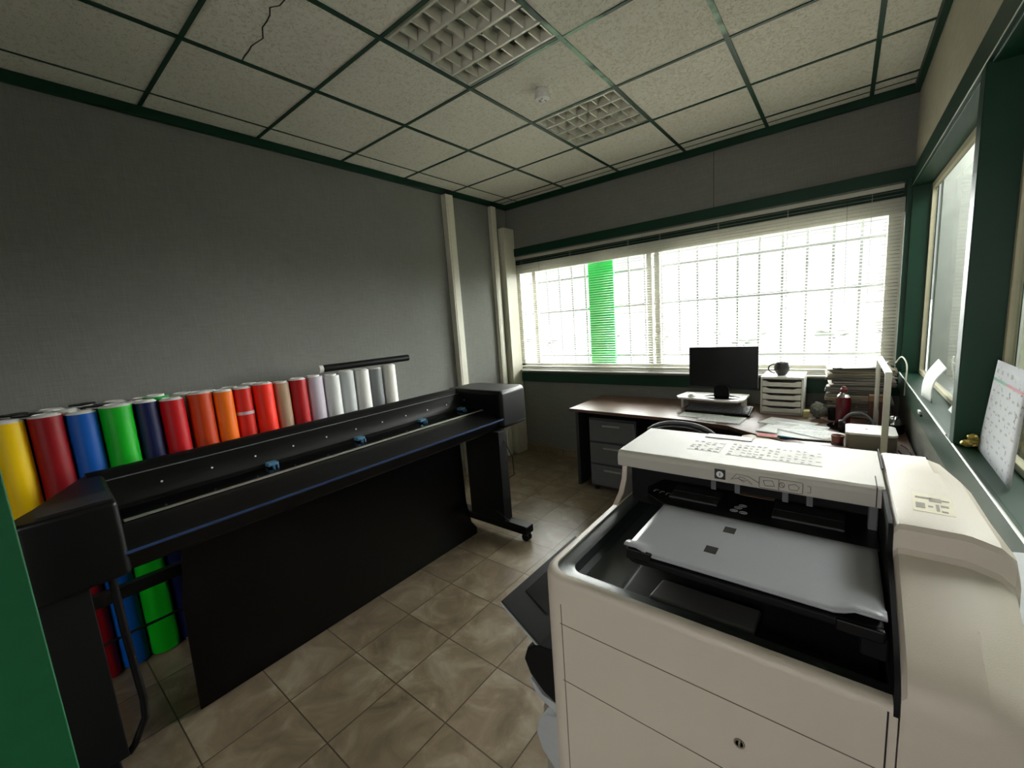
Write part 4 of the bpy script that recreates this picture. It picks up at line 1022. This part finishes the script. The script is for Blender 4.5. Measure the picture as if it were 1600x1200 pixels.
cable([(3.195, 3.64, 1.12), (3.215, 3.55, 1.17), (3.232, 3.45, 1.13), (3.226, 3.38, 1.04), (3.222, 3.35, .95)], .004, 'pale cable hanging from the window sill corner by the folders', 'offwhite')

# ------------------------------------------------------------------ things on the side window sill
def leaf_sheet(name, label, cat, corners, m, parts=None, bend=.0):
    """corners: bl, br, tr, tl in world coordinates"""
    bl, br, tr_, tl = [Vector(c) for c in corners]
    f = Frame(name, label, cat, tuple((bl+br)/2))
    c = MB(); P = []; nrm = (br-bl).cross(tl-bl).normalized()
    for i in range(9):
        row = []
        for j in range(9):
            u, v = i/8, j/8
            p = (bl*(1-u)+br*u)*(1-v) + (tl*(1-u)+tr_*u)*v + nrm*bend*math.sin(v*PI)
            row.append(p)
        P.append(row)
    c.grid(P); sh = f.part(c, 'sheet', m, solid=.0012)
    return f, sh, bl, br, tr_, tl, nrm
f, sh, bl, br, tr_, tl, nrm = leaf_sheet('wall_planner', 'large white planner sheet with a green and red line, leaning on the sill', 'planner',
    [(3.283, 1.895, 1.038), (3.273, 1.49, 1.038), (3.290, 1.50, 1.352), (3.290, 1.80, 1.352)], M['cal'])
if nrm.x > 0: nrm = -nrm
def on(u, v, e=.0022): return (bl*(1-u)+br*u)*(1-v) + (tl*(1-u)+tr_*u)*v + nrm*e
for (u0, u1, mm, nm) in ((.02, .45, mat('green_marker', (70, 140, 110), .6), 'green_line'), (.45, .98, mat('red_marker', (170, 90, 100), .6), 'red_line')):
    q = MB(); q.poly([on(u0, .80), on(u1, .80), on(u1, .825), on(u0, .825)]); f.part(q, nm, mm, parent=sh)
q = MB(); random.seed(3)
for j, v in enumerate((.90, .70, .60, .50, .39, .28, .17)):
    for i in range(6):
        if j == 0 and i not in (0, 1, 3): continue
        if j > 4 and i > 4: continue
        u = .08 + .15*i + random.uniform(-.01, .01); s_ = .035 if j == 0 else .018
        for k in range(3):
            uu = u+.022*k; q.poly([on(uu, v-s_*.5), on(uu+.012, v-s_*.6), on(uu+.016, v+s_*.7), on(uu+.004, v+s_*.6)])
f.part(q, 'handwriting', M['inkgrey'], parent=sh)
f, sh, *_r = leaf_sheet('paper_note', 'pale sheet leaning with a curled foot against the first side pane', 'paper', [(3.245, 2.88, 1.038), (3.262, 2.68, 1.038), (3.312, 2.74, 1.20), (3.312, 2.98, 1.22)], M['paper'], bend=.02)
f = Frame('paper_notepad', 'small white notepad lying against the glass on the sill', 'notepad', (3.295, 2.42, 1.037))
m4 = Matrix.Translation((3.300, 2.40, 1.037)) @ Matrix.Rotation(math.radians(-62), 4, 'Y')
f.part(MB().box(0, .07, -.12, .12, 0, .006, m4), 'pages', M['paper'], bevel=.001); f.part(MB().box(0, .07, -.12, .12, -.0015, 0, m4), 'backing_card', M['kraft'])
f = Frame('fabric_pouch', 'mottled dark red pouch standing on the sill beside the green mullion', 'pouch', (3.272, 2.10, 1.037))
c = MB(); bmesh.ops.create_icosphere(c.bm, subdivisions=4, radius=1)
for v in c.bm.verts:
    q = 1+.22*noise.noise(v.co*3); v.co = Vector((3.270+v.co.x*.020*q, 2.085+v.co.y*.045*q, 1.105+v.co.z*.068*(1+.1*noise.noise(v.co*4))))
f.part(c, 'pouch_body', mat('mottled_maroon_fabric', (112, 74, 78), .8, nscale=90, namt=.5))
f = Frame('gold_ribbon', 'crumpled gold foil ornament at the foot of the green mullion', 'ornament', (3.268, 1.905, 1.037))
random.seed(9)
for k in range(3):
    c = MB(); bmesh.ops.create_icosphere(c.bm, subdivisions=2, radius=1)
    cx, cy, cz, r_ = ((3.258, 1.905, 1.050, .016), (3.276, 1.908, 1.056, .018), (3.268, 1.896, 1.076, .014))[k]
    for v in c.bm.verts:
        q = 1+.6*noise.noise(v.co*3+Vector((k, 0, 0))); v.co = Vector((cx+v.co.x*r_*q, cy+v.co.y*.014*q, max(1.037, cz+v.co.z*r_*.8*q)))
    f.part(c, 'foil_fold', mat('gold_foil', (196, 176, 96), .3, metal=.6), smooth=False)
f = Frame('white_eraser', 'small white clip stuck on the green sill front', 'clip', (3.222, 2.67, .98))
f.part(MB().box(3.214, 3.2235, 2.64, 2.69, .985, 1.0), 'clip_body', M['white'], bevel=.002); f.part(MB().box(3.2145, 3.2235, 2.61, 2.64, .981, .990), 'clip_tail', M['black'])

# ------------------------------------------------------------------ office chair at the desk
def chair():
    cx, cy = 2.14, 2.63
    f = Frame('office_chair', 'black swivel office chair with a grey rimmed back in front of the desk', 'chair', (cx, cy, 0))
    P = []
    for i in range(11):
        row = []
        a = (i/10-.5)*1.15
        for j in range(9):
            v = j/8; wd = .215*(1.04 - .10*v*v)
            row.append((cx+wd*math.sin(a)/math.sin(.575), cy-.19-.05*v+.06*(1-math.cos(a))*-1+.06, (.52+.352*v) - .06*(abs(a)/.575)**2.5*(v**3)))
        P.append(row)
    c = MB(); V = c.grid(P); f.part(c, 'backrest', M['black'], solid=.04, bevel=.008)
    rim = [P[i][8] for i in range(11)]
    rim = [P[0][5], P[0][6], P[0][7]] + rim + [P[10][7], P[10][6], P[10][5]]
    f.part(MB().tube([(p[0], p[1]+.01, p[2]+.008) for p in rim], .012, 10), 'back_rim', M['midgrey'])
    f.part(MB().prism(rrect(cx-.24, cx+.24, cy-.16, cy+.26, .09, 6), 'z', .43, .49), 'seat', M['black'], bevel=.02, seg=3)
    f.part(MB().prism([(cy-.24, .60), (cy-.215, .60), (cy-.18, .45), (cy-.05, .42), (cy-.05, .405), (cy-.21, .42), (cy-.245, .5)], 'x', cx-.03, cx+.03), 'back_bracket', M['black'])
    f.part(MB().lathe([(.03, 0), (.03, .2), (.018, .2), (.018, .33)], 16, (cx, cy, .10)), 'gas_lift', M['midgrey'])
    for k in range(5):
        a = 2*PI*k/5+.3; d = Vector((math.cos(a), math.sin(a), 0))
        lg = f.part(MB().tube([(cx+d.x*.02, cy+d.y*.02, .12), (cx+d.x*.16, cy+d.y*.16, .10), (cx+d.x*.29, cy+d.y*.29, .075)], .018, 8), 'leg', M['black'])
        e = Vector((cx, cy, 0))+d*.29
        f.part(MB().lathe([(.001, -.02), (.022, -.02), (.026, -.014), (.026, .014), (.022, .02), (.001, .02)], 16, mtx=Matrix.Translation((e.x, e.y, .027)) @ Matrix.Rotation(a, 4, 'Z') @ Matrix.Rotation(PI/2, 4, 'X')), 'caster', M['rubber'], parent=lg)
chair()
